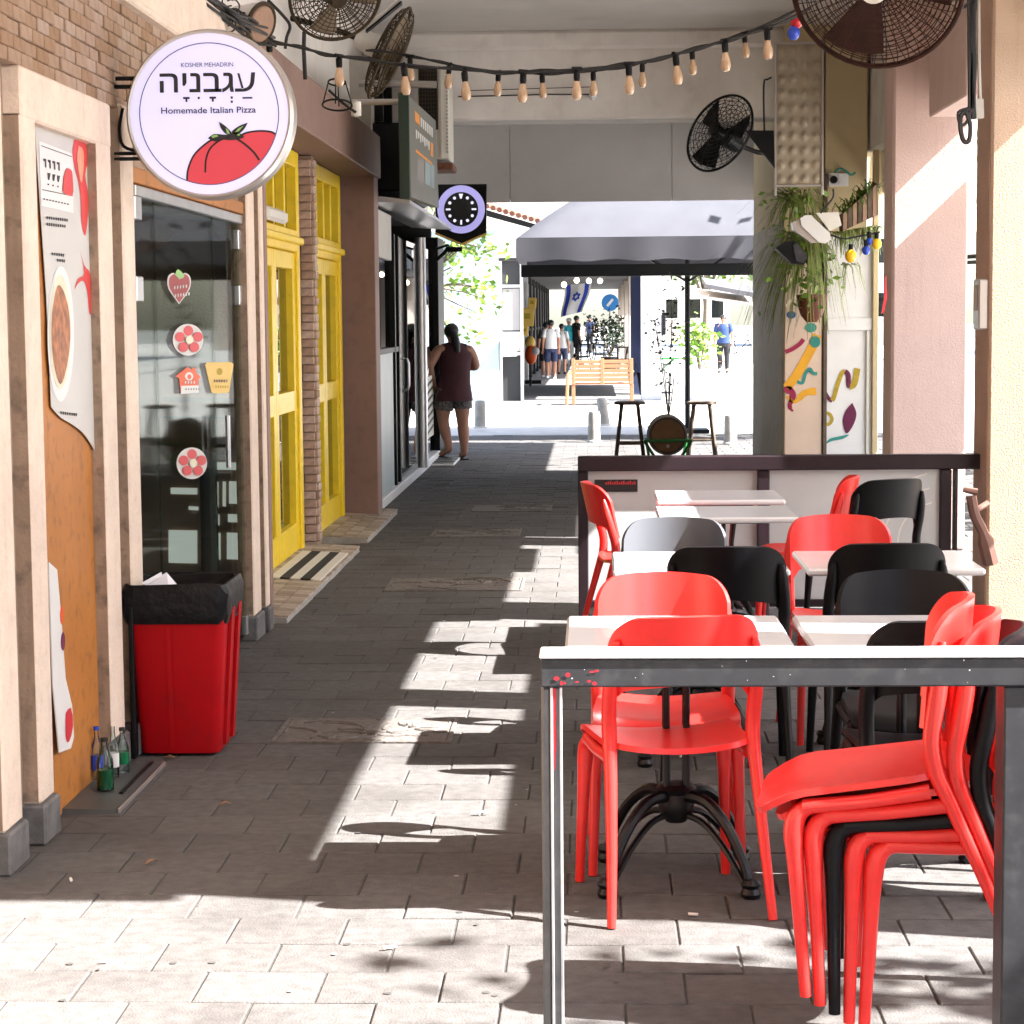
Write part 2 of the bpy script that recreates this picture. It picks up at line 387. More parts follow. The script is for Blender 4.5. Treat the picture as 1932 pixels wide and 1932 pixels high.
# ================================================================== THE SETTING
MB().box(-150, 150, -60, 400, -.6, -.035).build('ground', m_earth, kind='structure')
pav = MB().box(-2.6, 4.6, 2.0, 30.0, -.3, -.006).build('pavement', m_bed, kind='structure')
PX_, PY_ = .302, .242
def paver_geo(b, cx, cy, hx, hy, z, tilt=(0, 0)):
    e = .0035; q = []
    for (ix, iz) in ((0, -.03), (0, -.003), (e, 0)):
        q.append([b.verts.new((cx+sx*(hx-ix), cy+sy*(hy-ix), z+iz+sx*tilt[0]+sy*tilt[1])) for sx, sy in ((-1, -1), (1, -1), (1, 1), (-1, 1))])
    fs = [b.faces.new(q[2])]
    for a, c in ((0, 1), (1, 2)):
        for i in range(4): fs.append(b.faces.new((q[a][i], q[a][(i+1) % 4], q[c][(i+1) % 4], q[c][i])))
    return fs
g = MB(); paver_geo(g.b, 0, 0, PX_/2-.0026, PY_/2-.0026, 0); paver_me = g.mesh('paver', m_paver, smooth=False)
cells = []
for r in range(116):
    y = 2.1+PY_*(r+.5)
    for c in range(24):
        x = -2.5+PX_*(c+.5+(.5 if r % 2 else 0))
        if x < 4.5: cells.append((x, y))
def seen(x, y):
    p = ROT.transposed() @ (V((x, y, 0))-EYE); return abs(p.x/-p.z)*4000 < 990 and abs(p.y/-p.z)*4000 < 1000
near = [c for c in cells if seen(*c) and not (c[0] > .6 and c[1] > 8) and c[0] > -1.85]
near = sorted(near, key=lambda c: c[1])[:298]; ns = set(near)
for (x, y) in near:
    place('paver', paver_me, pav, (x, y, random.uniform(-.003, .001)), rot=(random.gauss(0, .004), random.gauss(0, .004), random.gauss(0, .004)))
g = MB(); lay = g.b.faces.layers.float.new('tone')
for (x, y) in cells:
    if (x, y) in ns: continue
    t = random.random()
    for f in paver_geo(g.b, x, y, PX_/2-.0026, PY_/2-.0026, random.uniform(-.003, .001), (random.gauss(0, .0007), random.gauss(0, .0007))): f[lay] = t
g.build('pavers', m_paver, pav, kind='stuff', smooth=False)
# kerb at the end of the arcade, cross street, side road, far pavements
MB().box(-12, 4.7, 30.0, 30.22, -.3, .0, .01).build('kerb', m_kerb, kind='structure')
MB().box(4.6, 4.82, -10, 30.22, -.3, 0, .01).build('kerb', m_kerb, kind='structure')
MB().box(-40, 30, 30.22, 41.2, -.3, -.03).build('road', m_stone, kind='structure')
MB().box(4.82, 11, -40, 30.2, -.3, -.028).build('road', m_stone, kind='structure')
MB().box(2.2, 12, 41.2, 160, -.3, -.027).build('road', m_stone, kind='structure')
MB().box(-12, 2.2, 41.2, 160, -.3, .0, .01).build('pavement', M('grey far paving', (.2, .19, .185), .85, var=.2, scale=3), kind='structure')
MB().box(11, 30, -40, 160, -.3, -.005).build('pavement', m_stone, kind='structure')
MB().box(-8, 4.6, -12, 2.0, -.3, -.004).build('pavement', m_paver, kind='structure')

# ------------------------------------------------------------------ the arcade building
arc = thing('arcade_building', 'arcade building whose pale ceiling and deep beams span the paved walkway', 'building', (0, 16, 4))
MB().box(-2.6, 2.8, 5.22, 27.6, 4.2, 4.5).build('ceiling', m_ceil, arc)
MB().box(-8, 2.8, 5.22, 27.6, 4.5, 11).build('upper_floor', m_peach, arc)
MB().box(-2.05, 2.45, 12.5, 13.0, 3.62, 4.199, .02).build('beam', m_beam, arc)
MB().box(-2.05, 2.45, 19.2, 19.7, 3.42, 4.199, .02).build('beam', m_beam, arc)
MB().box(-2.05, 2.45, 19.12, 19.2, 4.03, 4.199, .03).build('cornice', m_beam, arc)
MB().box(-2.05, 2.45, 5.22, 5.7, 3.45, 4.199, .02).build('beam', m_beam, arc)
f = MB()
for a, b2 in ((-2.05, -1.06), (-1.054, 1.0), (1.006, 2.3)): f.box(a, b2, 27.3, 27.36, 3.13, 4.199, .004)
f.build('fascia_board', m_grey, arc, label='grey boards closing the far end above the walkway')
MB().box(-2.05, 2.45, 27.36, 27.6, 3.17, 4.199).build('beam', m_beam, arc)
MB().box(2.45, 2.75, 5.35, 10.9, 3.42, 4.199, .01).build('edge_beam', m_beam, arc)
MB().box(2.45, 2.75, 10.9, 27.6, 3.1, 4.199, .01).build('edge_beam', m_beam, arc)
MB().tube([(-1.2, 19.17, 3.63), (-.4, 19.17, 3.64), (.0, 19.17, 3.635)], .006, 6).build('conduit', m_cable, arc)
MB().ball((.0, 19.15, 3.615), .035, 12).build('ceiling_camera', m_wht, arc)
MB().tube([(-1.15, 19.16, 3.68), (.02, 19.16, 3.7)], .004, 5).build('conduit', m_cable, arc)

bk = thing('arcade_building', 'next block of the arcade standing behind the viewpoint', 'building', (0, -8, 0))
MB().box(-8, 2.8, -20, 3.7, 4.2, 11).build('upper_floor', m_peach, bk); MB().box(-8, -1.75, -20, 3.4, 0, 4.199).build('wall', m_peach, bk); MB().box(-2, 2.8, -20.3, -20, 0, 4.2).build('wall', m_peach, bk)
for y in (-12, -6, 3.1): MB().box(2.1, 2.75, y, y+.5, 0, 4.199, .01).build('pillar', m_beige, bk)
# left shop fronts ---------------------------------------------------
W = -1.755
fac = thing('shop_facade', 'peach stucco shop front with stepped pilasters under tan brick tiles', 'building', (-1.8, 8.5, 0))
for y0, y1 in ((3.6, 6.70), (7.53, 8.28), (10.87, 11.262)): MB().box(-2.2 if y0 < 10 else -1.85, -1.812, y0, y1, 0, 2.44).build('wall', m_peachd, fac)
MB().box(-2.2, -1.80, 6.70, 7.53, 0, 2.28).build('cupboard_board', m_orange, fac, label='orange brown board at the back of the recess')
pil = []
for i, (y0, y1, z1, x1) in enumerate(((6.16, 6.35, 2.46, W-.008), (6.54, 6.705, 2.3, W), (7.53, 7.75, 2.3, W), (7.92, 8.11, 2.46, W+.004), (10.80, 11.02, 2.46, W), (11.13, 11.24, 2.46, W+.012))):
    if i == 2:
        # reveal of the recess, its shade put into the worn tan
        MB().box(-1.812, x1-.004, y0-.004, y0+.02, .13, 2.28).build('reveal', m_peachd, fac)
    p = MB().box(-1.83, x1, y0, y1, .13, z1, .008, 2).build('pilaster', m_peach, fac)
    MB().box(-1.835, x1+.016, y0-.012, y1+.012, 0, .13, .008).build('plinth', m_plinth, p)
    # near-facing return, worn tan with its shade put into the colour
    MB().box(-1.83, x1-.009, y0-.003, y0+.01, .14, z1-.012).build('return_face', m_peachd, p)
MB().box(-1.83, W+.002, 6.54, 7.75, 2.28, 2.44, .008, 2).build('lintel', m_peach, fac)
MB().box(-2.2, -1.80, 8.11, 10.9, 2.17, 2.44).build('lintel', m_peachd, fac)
MB().box(-1.84, -1.775, 8.2, 10.8, 2.19, 2.25, .004).build('timber_lintel', m_orange, fac)
MB().box(-2.2, -1.785, 3.6, 11.28, 2.44, 2.84).build('brick_backing', m_mortar, fac)
g = MB().box(-.006, .016, -.069, .069, -.0215, .0215, .003); brick_me = g.mesh('brick', m_brick)
for r in range(9):
    z = 2.463+r*.0455
    if z > 2.83: break
    for k in range(37):
        y = 5.95+.1445*k+(.072 if r % 2 else 0)
        if y < 11.2: place('brick', brick_me, fac, (-1.785+random.uniform(-.005, .004), y, z), rot=(random.gauss(0, .006), 0, random.gauss(0, .01)))
b = MB().box(-2.2, W+.015, 3.6, 11.28, 2.875, 3.1, .006); b.box(-2.2, W+.03, 3.6, 11.28, 2.84, 2.875, .008); b.build('peach_band', m_peach, fac)
MB().box(-2.6, -2.05, 3.6, 18.2, 3.1, 4.2).build('upper_wall', m_white, fac)
MB().box(-2.6, -2.06, 18.2, 26.7, 2.9, 4.2).build('upper_wall', m_white, fac)
# room behind the glass door
b = MB().box(-5, -4.9, 7.5, 12.5, 0, 3); b.box(-5, -2.2, 7.4, 7.5, 0, 3); b.box(-5, -2.2, 12.5, 12.6, 0, 3); b.box(-5, -1.9, 7.5, 12.5, 2.6, 2.7)
b.build('room_wall', m_int, fac)
MB().box(-4.8, -1.83, 7.5, 12.5, -.02, .012).build('room_floor', m_intd, fac)

por = thing('portal_frame', 'mauve painted frame boxing in the two yellow doors', 'door frame', (-1.9, 14.5, 0))
MB().box(-2.3, -1.745, 11.285, 11.38, 0, 3.14, .006).build('jamb', m_mauve, por)
MB().box(-2.3, -1.79, 17.45, 17.78, 0, 3.14, .006).build('jamb', m_mauve, por)
MB().box(-2.3, -1.765, 11.386, 17.78, 2.82, 3.17, .008).build('lintel', m_mauve, por)
rec = thing('recess_wall', 'brown plaster wall between the yellow doors inside the mauve frame', 'wall', (-2.2, 14.5, 0))
b = MB()
for y0, y1 in ((11.38, 12.62), (14.85, 15.28), (17.28, 17.45)): b.box(-2.3, -2.085, y0, y1, 0, 2.82)
b.build('plaster', m_brown, rec)
MB().box(-2.3, -2.17, 12.6, 17.3, 0, 2.82).build('dark_backing', m_intd, rec)
bp = thing('brick_pier', 'slim whitewashed brick pier between the two yellow doors', 'brick pier', (-2.0, 15.2, 0))
MB().box(-2.085, -1.995, 15.12, 15.26, 0, 2.81).build('core', m_mortar, bp)
m_pierb = M('pale pier brick', (.45, .33, .26), .85, var=.2, scale=25, rnd=.2, bump=.4)
g = MB().box(-.045, .045, -.012, .012, -.027, .027, .004); pb1 = g.mesh('brick', m_pierb)
g = MB().box(-.012, .012, -.07, .07, -.027, .027, .004); pb2 = g.mesh('brick', m_pierb)
for k in range(46):
    z = .035+.0605*k
    place('brick', pb1, bp, (-2.04+random.uniform(-.009, .009), 15.115+random.uniform(-.004, .004), z), rot=(0, 0, random.gauss(0, .02)))
    place('brick', pb2, bp, (-1.99+random.uniform(-.006, .006), 15.19, z), rot=(0, 0, random.gauss(0, .01)))

def yellow_door(y0, y1, label):
    t = thing('yellow_door', label, 'door', (-2.08, (y0+y1)/2, 0), 'yellow doors in the mauve frame')
    X0, X1 = -2.15, -2.045; wd = .12
    b = MB()
    b.box(X0, X1, y0, y0+wd, .03, 2.81, .006); b.box(X0, X1, y1-wd, y1, .03, 2.81, .006)
    b.box(X0, X1, y0+wd, y1-wd, 2.70, 2.81, .006); b.box(X0, X1, y0+wd, y1-wd, 2.12, 2.27, .006)
    b.build('frame', m_yellow, t)
    MB().box(X1, X1+.035, y0+.02, y1-.02, 2.17, 2.22, .008).build('rail_moulding', m_yellow, t)
    n = 4
    for k in range(1, n):
        y = y0+wd+(y1-y0-2*wd)*k/n; MB().box(X0+.02, X1-.012, y-.03, y+.03, 2.27, 2.70, .004).build('mullion', m_yellow, t)
    ym = (y0+y1)/2
    for a, c in ((y0+wd+.004, ym-.003), (ym+.003, y1-wd-.004)):
        b = MB(); s = .1
        b.box(X0+.015, X1-.02, a, a+s, .05, 2.115, .004); b.box(X0+.015, X1-.02, c-s, c, .05, 2.115, .004)
        b.box(X0+.015, X1-.02, a+s, c-s, .05, .25, .004); b.box(X0+.015, X1-.02, a+s, c-s, 1.03, 1.17, .004); b.box(X0+.015, X1-.02, a+s, c-s, 2.0, 2.115, .004)
        lf = b.build('door_leaf', m_yellow, t)
        MB().box(X0+.03, X0+.036, a+s, c-s, .25, 1.03).build('glass_pane', m_glassd, lf)
        MB().box(X0+.03, X0+.036, a+s, c-s, 1.17, 2.0).build('glass_pane', m_glassd, lf)
    MB().box(X0+.03, X0+.036, y0+wd, y1-wd, 2.27, 2.7).build('transom_pane', m_glassd, t)
    return t
yd = yellow_door(12.65, 14.82, 'yellow double door nearer the round sign with a striped mat before it')
yellow_door(15.30, 17.26, 'yellow double door beyond the slim brick pier beside the mauve jamb')
g1 = at(524, 505, 0, -2.03); MB().box(-2.035, -1.99, 13.1, 13.9, 2.275, 2.36, .02).build('name_plate', m_offw, yd)

def tiled_step(y0, y1, label, seed):
    t = thing('tiled_step', label, 'step', (-1.9, (y0+y1)/2, 0), 'tiled steps before the yellow doors')
    MB().poly([(-2.085, y0, -.02), (-1.68, y0, -.02), (-1.69, y0, .03), (-2.085, y0, .055)], ex=(0, y1-y0, 0)).build('slab', m_kerb, t, smooth=False)
    rr = random.Random(seed); b = MB(); lay = b.b.faces.layers.float.new('tone'); s = .1; nx = 4; ny = int((y1-y0)/s)
    for i in range(nx):
        for j in range(ny):
            x0 = -2.08+i*s; ya = y0+.01+j*s; n0 = len(b.b.faces); zt = lambda x: .055-(x+2.085)*.0588+.007
            v = [b.b.verts.new(p) for p in ((x0+.003, ya+.003, zt(x0)), (x0+s-.003, ya+.003, zt(x0+s)), (x0+s-.003, ya+s-.003, zt(x0+s)), (x0+.003, ya+s-.003, zt(x0)))]
            lo = [b.b.verts.new(q.co-V((0, 0, .012))) for q in v]; tn = rr.random()
            fs = [b.b.faces.new(v)]+[b.b.faces.new((lo[k], lo[(k+1) % 4], v[(k+1) % 4], v[k])) for k in range(4)]
            for f_ in fs: f_[lay] = tn
    b.build('tiles', m_mosaic, t, smooth=False, kind='stuff')
tiled_step(11.45, 15.05, 'sloping mosaic tiled step before the nearer yellow door', 3)
tiled_step(15.6, 18.0, 'sloping mosaic tiled step before the farther yellow door', 5)
dm = thing('door_mat', 'black and white striped mat lying on the tiled step', 'door mat', (-1.86, 13.7, .06))
for k, mm in enumerate((m_offw, m_mat1, m_offw, m_mat1, m_offw)):
    x0 = -2.02+k*.064; z = .066-(x0+2.085)*.0588
    MB().obox((x0+.032, 13.75, z), (.062, 1.5, .01), Matrix.Rotation(.0588, 3, 'Y'), .002).build('stripe', mm, dm)

# glass shop beyond the portal
gs = thing('glass_shop', 'dark glazed shop front under a grey canopy at the walkway end', 'shop front', (-1.95, 22, 0))
b = MB(); b.box(-2.3, -1.9, 17.78, 18.1, 0, 2.9); b.build('corner_pier', m_mauve, gs)
MB().box(-2.0, -1.84, 18.1, 26.2, 0, .09, .01).build('sill', m_wht, gs)
b = MB().box(-5, -4.9, 18, 26.5, 0, 2.9); b.box(-5, -2, 26.3, 26.4, 0, 2.9); b.box(-5, -2, 17.9, 18, 0, 2.9); b.box(-5, -1.98, 18, 26.4, 2.8, 2.88); b.box(-5, -2, 18, 26.3, 0, .02)
b.build('room_wall', m_intd, gs)
MB().box(-1.93, -1.885, 18.15, 19.9, .09, 1.35, .006).build('door_panel', m_blue, gs)
MB().box(-1.92, -1.912, 18.15, 19.9, 1.38, 2.2).build('glass_pane', m_glassd, gs)
b = MB()
for y in (18.1, 19.95, 20.35): b.box(-1.95, -1.865, y, y+.09, .09, 2.45, .004)
b.box(-1.95, -1.87, 18.1, 20.4, 1.345, 1.395, .004); b.build('door_frame', m_black, gs)
MB().box(-1.935, -1.885, 18.25, 19.9, 2.2, 2.62, .005).build('signboard', m_offw, gs)
MB().box(-1.912, -1.9, 20.46, 23.0, .11, 2.45).build('glass_pane', m_glassd, gs)
MB().box(-1.912, -1.9, 23.06, 25.2, .11, 2.45).build('glass_pane', m_glassd, gs)
h = [(-1.895, 20.9, .95), (-1.84, 20.9, .96), (-1.825, 20.9, 1.0), (-1.825, 20.9, 1.22), (-1.84, 20.9, 1.26), (-1.895, 20.9, 1.27)]
MB().tube(h, .014, 8).build('door_handle', m_alum, gs)
MB().box(-1.95, -1.86, 22.98, 23.08, .09, 2.45, .004).build('mullion', m_alum, gs)
b = MB().box(-2.3, -1.84, 25.25, 26.2, .0, 2.62, .005); b.build('end_post', m_black, gs)
b = MB().box(-1.893, -1.888, 23.9, 24.9, .3, 1.0); b.build('sticker_strip', m_offw, gs)
b = MB()
for k in range(7): b.poly([(-1.886, 23.95, .34+.09*k), (-1.886, 24.85, .40+.09*k), (-1.886, 24.85, .435+.09*k), (-1.886, 23.95, .375+.09*k)])
b.build('sticker_stripe', m_ink, gs, smooth=False)
b = MB().poly([(-2.0, 18.1, 2.72), (-1.55, 18.1, 2.66), (-1.55, 18.1, 2.63), (-2.0, 18.1, 2.66)], ex=(0, 5.4, 0)); b.build('canopy', m_alum, gs)
MB().box(-2.05, -1.63, 18.2, 21.0, 2.74, 3.32, .02).build('shutter_box', m_black, gs)
MB().lathe([(.0, 0), (.055, 0), (.055, 2.4), (0, 2.4)], (-1.80, 22.2, .1), n=14).build('reflection_tube', m_alum, gs)  # pale tube standing in for the sky's reflection in the glass
b = MB()
for k in range(5): MB().box(-2.06, -1.8+.03*k, 18.4+.5*k, 18.46+.5*k, 3.35, 3.9).build('bracket_frame', m_black, gs)
b.tube([(-1.95, 17.9, 3.62), (-1.3, 17.9, 3.6)], .03, 8); b.build('support_bar', m_rim, gs)
b = MB().box(-2.06, -1.87, 18.1, 18.35, 2.9, 3.85); b.build('pipe_casing', m_peel, gs)

# right-hand pillars -------------------------------------------------
def pillar(x0, x1, y0, y1, h, mf, ms, label, sidew=.0):
    t = thing('pillar', label, 'pillar', ((x0+x1)/2, (y0+y1)/2, 0), 'pillars along the street side of the arcade')
    MB().box(x0, x1, y0, y1, 0, h, .012, 2).build('shaft', mf, t)
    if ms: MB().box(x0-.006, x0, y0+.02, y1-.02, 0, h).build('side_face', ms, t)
    return t
p1 = pillar(2.085, 2.76, 11.3, 11.72, 4.199, m_beige, m_brown, 'rough beige pillar in the right foreground with a switch box')  # brown side face carries the pillar's shade in its colour
p2 = pillar(2.085, 2.60, 14.95, 15.4, 4.199, m_pink, m_pink, 'pink stucco pillar crossed by a diagonal band of sunlight')
MB().box(2.1, 2.75, 8.42, 8.72, 0, 3.42, .012).top('pillar', m_beige, (2.4, 8.57, 0), 'beige pillar at the street edge beside the nearest tables', 'pillar', 'pillars along the street side of the arcade')
MB().box(2.1, 2.75, 5.36, 5.7, 0, 3.42, .012).top('pillar', m_beige, (2.4, 5.5, 0), 'beige corner pillar at the near end of the arcade', 'pillar', 'pillars along the street side of the arcade')
MB().box(2.27, 2.75, 13.2, 14.6, 2.98, 3.6, .01).build('beam_stub', m_pink, p2)

mw = thing('mural_column', 'peeling cream column painted with orange and teal ribbons', 'column', (1.9, 20, 0))
MB().box(1.69, 2.03, 19.0, 22.6, 0, 4.199, .006).build('shaft', m_cream, mw)
MB().box(1.68, 1.69, 19.03, 22.55, 0, 2.5).build('side_face', m_peel, mw, label='peeling column side with its shade put in as grey')  # grey of this side stands in for its shade
MB().box(1.70, 2.02, 18.988, 19.0, 0, 2.15).build('painted_face', m_peachw, mw)
def onY(pts, Y): return [tuple(at(px, py, 1, Y)) for px, py in pts]
def mural(name, pts, mat, parent, Y): MB().poly(onY(pts, Y), ex=(0, .003, 0)).build(name, mat, parent, smooth=False)
MY = 18.982
mural('painted_ribbon', stroke2(smooth2([(1484, 732), (1500, 712), (1518, 682), (1534, 652), (1542, 632)]), 17), m_mor, mw, MY)
mural('painted_ribbon', stroke2(smooth2([(1484, 748), (1500, 758), (1518, 742), (1540, 738)]), [4, 7, 12, 14]), m_mor, mw, MY)
mural('painted_ribbon', stroke2(smooth2([(1504, 720), (1514, 722), (1520, 705), (1528, 696), (1534, 704), (1542, 705)]), 6), m_teal, mw, MY-.004)
mural('painted_spot', circ(1538, 645, 10, 11), m_teal, mw, MY-.004)
mural('painted_spot', circ(1530, 618, 11, 9), m_teal, mw, MY)
mural('painted_spot', circ(1493, 594, 9, 7), m_mblue, mw, MY)
mural('painted_ribbon', stroke2(smooth2([(1482, 664), (1496, 658), (1510, 648), (1516, 640)]), 8), m_mmag, mw, MY)
mural('painted_ribbon', stroke2(smooth2([(1482, 740), (1488, 735), (1496, 745), (1490, 765), (1496, 776)]), [10, 14, 12, 8, 4]), m_mmag, mw, MY)
wp = thing('painted_board', 'white painted board painted with a purple leaf and yellow ribbon', 'board', (2.28, 19, 0))
MB().box(2.07, 2.49, 19.02, 19.1, 0, 2.36, .006).build('board', m_wht, wp)
MB().box(2.035, 2.07, 18.97, 19.08, 0, 2.9, .005).build('edge_post', m_wooddk, wp)
MB().box(2.075, 2.49, 18.99, 19.02, 1.52, 1.63, .005).build('rail', m_wht, wp)
MB().box(2.42, 2.445, 18.985, 19.02, 0, 1.515, .004).build('batten', m_offw, wp)
MB().box(2.05, 2.42, 19.03, 19.4, 2.36, 4.199, .006).build('upper_wall', m_cream, wp)
MB().box(2.47, 2.52, 18.96, 19.05, 0, 4.199, .006).build('edge_post', m_cream, wp)
MY = 19.012
c1 = smooth2([(1556, 740), (1570, 756), (1581, 724), (1590, 702), (1600, 706), (1602, 728), (1612, 724), (1618, 695)], 5)
mural('painted_ribbon', stroke2(c1[:6], 7), m_mpur, wp, MY); mural('painted_ribbon', stroke2(c1[5:18], 8), m_molive, wp, MY-.001)
mural('painted_ribbon', stroke2(c1[17:27], 9), m_mpur, wp, MY-.002); mural('painted_ribbon', stroke2(c1[26:], 11), m_molive, wp, MY-.003)
mural('painted_leaf', smooth2([(1608, 760), (1616, 780), (1610, 802), (1597, 818), (1590, 795), (1596, 774), (1608, 760)], 4)[:-1], m_mpur, wp, MY)
mural('painted_leaf', smooth2([(1557, 838), (1565, 828), (1580, 824), (1602, 820), (1590, 828), (1570, 832), (1557, 838)], 3)[:-1], m_teal, wp, MY)
mural('painted_ribbon', stroke2(smooth2([(1556, 778), (1566, 782), (1570, 792), (1564, 800), (1556, 801)]), 6), m_molive, wp, MY)

# ================================================================== CAFE FURNITURE
def chair_parts(mat, root):
    """monobloc chair facing +Y: wide curved backrest on uprights that run down into the rear legs"""
    def seat(u, v):
        a = 2*u-1; b = 2*v-1; sx = .225-.018*(1-v)
        rr = 1-.10*abs(a)**6; ry = 1-.10*abs(b)**6
        x = a*sx*ry; y = .022+b*.232*(rr)
        z = .452-.014*math.cos(a*1.4)*math.cos(b*1.2)+.014*a*a - (.030*max(0, b-.55)**1.4*3.2) + .03*max(0, -b-.6)**2
        return (x, y, z)
    s = MB().surf(seat, 12, 12, -.016); s.build('seat', mat, root, ang=60)
    b = MB()
    for sx in (-1, 1):
        b.tube([(sx*.205, .14, .437), (sx*.208, .0, .434), (sx*.2, -.15, .438)], [.019, .017, .019], 8, up=(0, 0, 1))
    b.tube([(-.2, .155, .43), (-.1, .165, .426), (.1, .165, .426), (.2, .155, .43)], .013, 6)
    b.build('seat_frame', mat, root, ang=60)
    for sx in (-1, 1):
        q_ = smooth2([(sx*.205, .02, .436), (sx*.205, .10, .436), (sx*.204, .145, .428), (sx*.206, .167, .395), (sx*.21, .175, .32), (sx*.216, .187, .15), (sx*.221, .197, 0)], 4); MB().tube(q_, [.0135+.0075*math.exp(-((i-11)/5.5)**2)+.004*max(0, 1-abs(i-14)/10) for i in range(len(q_))], 10).build('leg', mat, root, ang=60)
    for sx in (-1, 1):
        pts = smooth2([(sx*.226, -.30, 0), (sx*.215, -.25, .2), (sx*.206, -.195, .40), (sx*.203, -.172, .48), (sx*.205, -.17, .555), (sx*.206, -.19, .63), (sx*.2, -.209, .70), (sx*.193, -.226, .775)], 3)
        rs = [.0125+.009*min(1, i/9) for i in range(len(pts))]; rs[-3:] = [.019, .014, .008]
        MB().tube(pts, rs, 10).build('leg', mat, root, ang=60)
    def back(u, v):
        a = math.sin((2*u-1)*math.pi/2)
        zb = .622+.03*(1-a*a) - .06*max(0, abs(a)-.8)*5*.6
        t_ = min(1, max(0, (abs(a)-.66)/.34)); zt = .846-.012*a*a-.085*(1-math.sqrt(1-t_*t_*.985))
        z = zb+(zt-zb)*v
        x = a*(.212-.0*v)
        y = -.262+.088*a*a+.01*abs(a)**6 - (z-.62)*.22
        return (x, y, z)
    MB().surf(back, 30, 7, .015).build('backrest', mat, root, ang=60)
def make_chair(mat): 
    t = thing('cafe_chair', 'proto', 'chair', (0, 0, 0), 'red and black plastic chairs'); chair_parts(mat, t); return t
protos = {'r': make_chair(m_redp), 'b': make_chair(m_blackp), 'g': make_chair(M('dark grey plastic', (.075, .078, .09), .32, spec=.5))}; used = set()
def chair(k, x, y, face, label, z=0, lean=0, group=None):
    """face: compass angle of the sitter's gaze, 0 = along +Y, positive turns left"""
    if k in used: o = copy_tree(protos[k])
    else: o = protos[k]; used.add(k)
    o.location = (x, y, z); o.rotation_euler = (R(lean), 0, R(face)); o['label'] = label
    if group: o['group'] = group
    return o
chair('r', .205, 5.97, 11, 'red chair tucked under the front table with its back to the viewer')
chair('r', .21, 6.38, 180, 'red chair on the far side of the front table with sunlit top')
chair('b', .475, 7.72, -2, 'black chair at the near side of the left middle table')
chair('g', .29, 8.24, 172, 'dark grey chair with a pale sunlit back behind the left middle table')
chair('r', .995, 8.32, 184, 'red chair behind the right middle table near its inner corner')
chair('b', 1.04, 7.80, 2, 'black chair at the near side of the right middle table')
chair('b', .97, 6.42, 181, 'black chair on the far side of the right front table')
chair('b', .93, 5.87, 2, 'black chair on the near side of the right front table behind the stack')
chair('r', .24, 10.45, -82, 'red chair seen side on at the left end of the back table')
chair('r', 1.03, 10.75, 82, 'red chair seen side on at the right end of the back table')
chair('b', 1.36, 10.75, 28, 'black chair by the frosted panel at the far right')
# the stack by the front rail, top chair first in the list
STK = (('r', 'top red chair of the leaning stack by the front rail'), ('r', 'second red chair from the top of the stack by the front rail'),
       ('b', 'black chair in the middle of the stack by the front rail'), ('r', 'fourth chair, red, in the stack under the black one'),
       ('r', 'bottom red chair of the stack by the front rail'))
for i, (k, lb) in enumerate(STK):
    j = 4-i; chair(k, .845-.034*j, 4.99, 81, lb, z=.004+.0275*j, lean=-1-1.9*j, group='stack of chairs at the front right')

def make_table():
    t = thing('cafe_table', 'proto', 'table', (0, 0, 0), 'white topped cafe tables')
    MB().box(-.32, .32, -.3, .3, .715, .742, .008, 2).build('tabletop', m_ttop, t)
    MB().box(-.17, .17, -.17, .17, .70, .714, .004).build('mounting_plate', m_iron, t)
    for sx in (-1, 1):
        for sy in (-1, 1): MB().tube([(sx*.028, sy*.028, .25), (sx*.03, sy*.03, .6), (sx*.04, sy*.04, .7)], [.011, .010, .012], 8).build('rod', m_iron, t)
    MB().lathe([(0, .17), (.03, .175), (.05, .2), (.055, .235), (.05, .26), (.06, .275), (.045, .29), (0, .295)], n=16).build('hub', m_iron, t)
    for k in range(4):
        a = R(45+90*k); d = V((math.cos(a), math.sin(a), 0)); u = V((0, 0, 1)); b = MB()
        up = smooth2([tuple(d*.04+u*.255), tuple(d*.12+u*.25), tuple(d*.2+u*.19), tuple(d*.265+u*.09), tuple(d*.285+u*.03)], 4)
        lo = smooth2([tuple(d*.04+u*.2), tuple(d*.11+u*.185), tuple(d*.19+u*.125), tuple(d*.255+u*.05), tuple(d*.28+u*.025)], 4)
        b.tube(up, [.019-.006*i/len(up) for i in range(len(up))], 8); b.tube(lo, .010, 7)
        b.lathe([(0, 0), (.026, .002), (.03, .015), (.024, .03), (.03, .042), (.02, .055), (0, .058)], d*.288, n=10)
        b.build('leg', m_iron, t)
    return t
TB = ((.235, 6.14, 0, 'white cafe table at the front left with a red chair tucked under'), (.92, 6.14, 0, 'white cafe table at the front right behind the chair stack'),
      (.385, 7.92, 0, 'white cafe table in the middle row on the left'), (1.085, 7.93, 0, 'white cafe table in the middle row beside the beige pillar'),
      (.61, 9.92, 0, 'white cafe table in the back row with red glints on its left edge'), (.63, 10.85, 0, 'white cafe table against the frosted panel of the rail'))
tp = make_table()
for i, (x, y, a, lb) in enumerate(TB):
    o = tp if i == 0 else copy_tree(tp)
    o.location = (x, y, 0); o.rotation_euler.z = R(a); o['label'] = lb

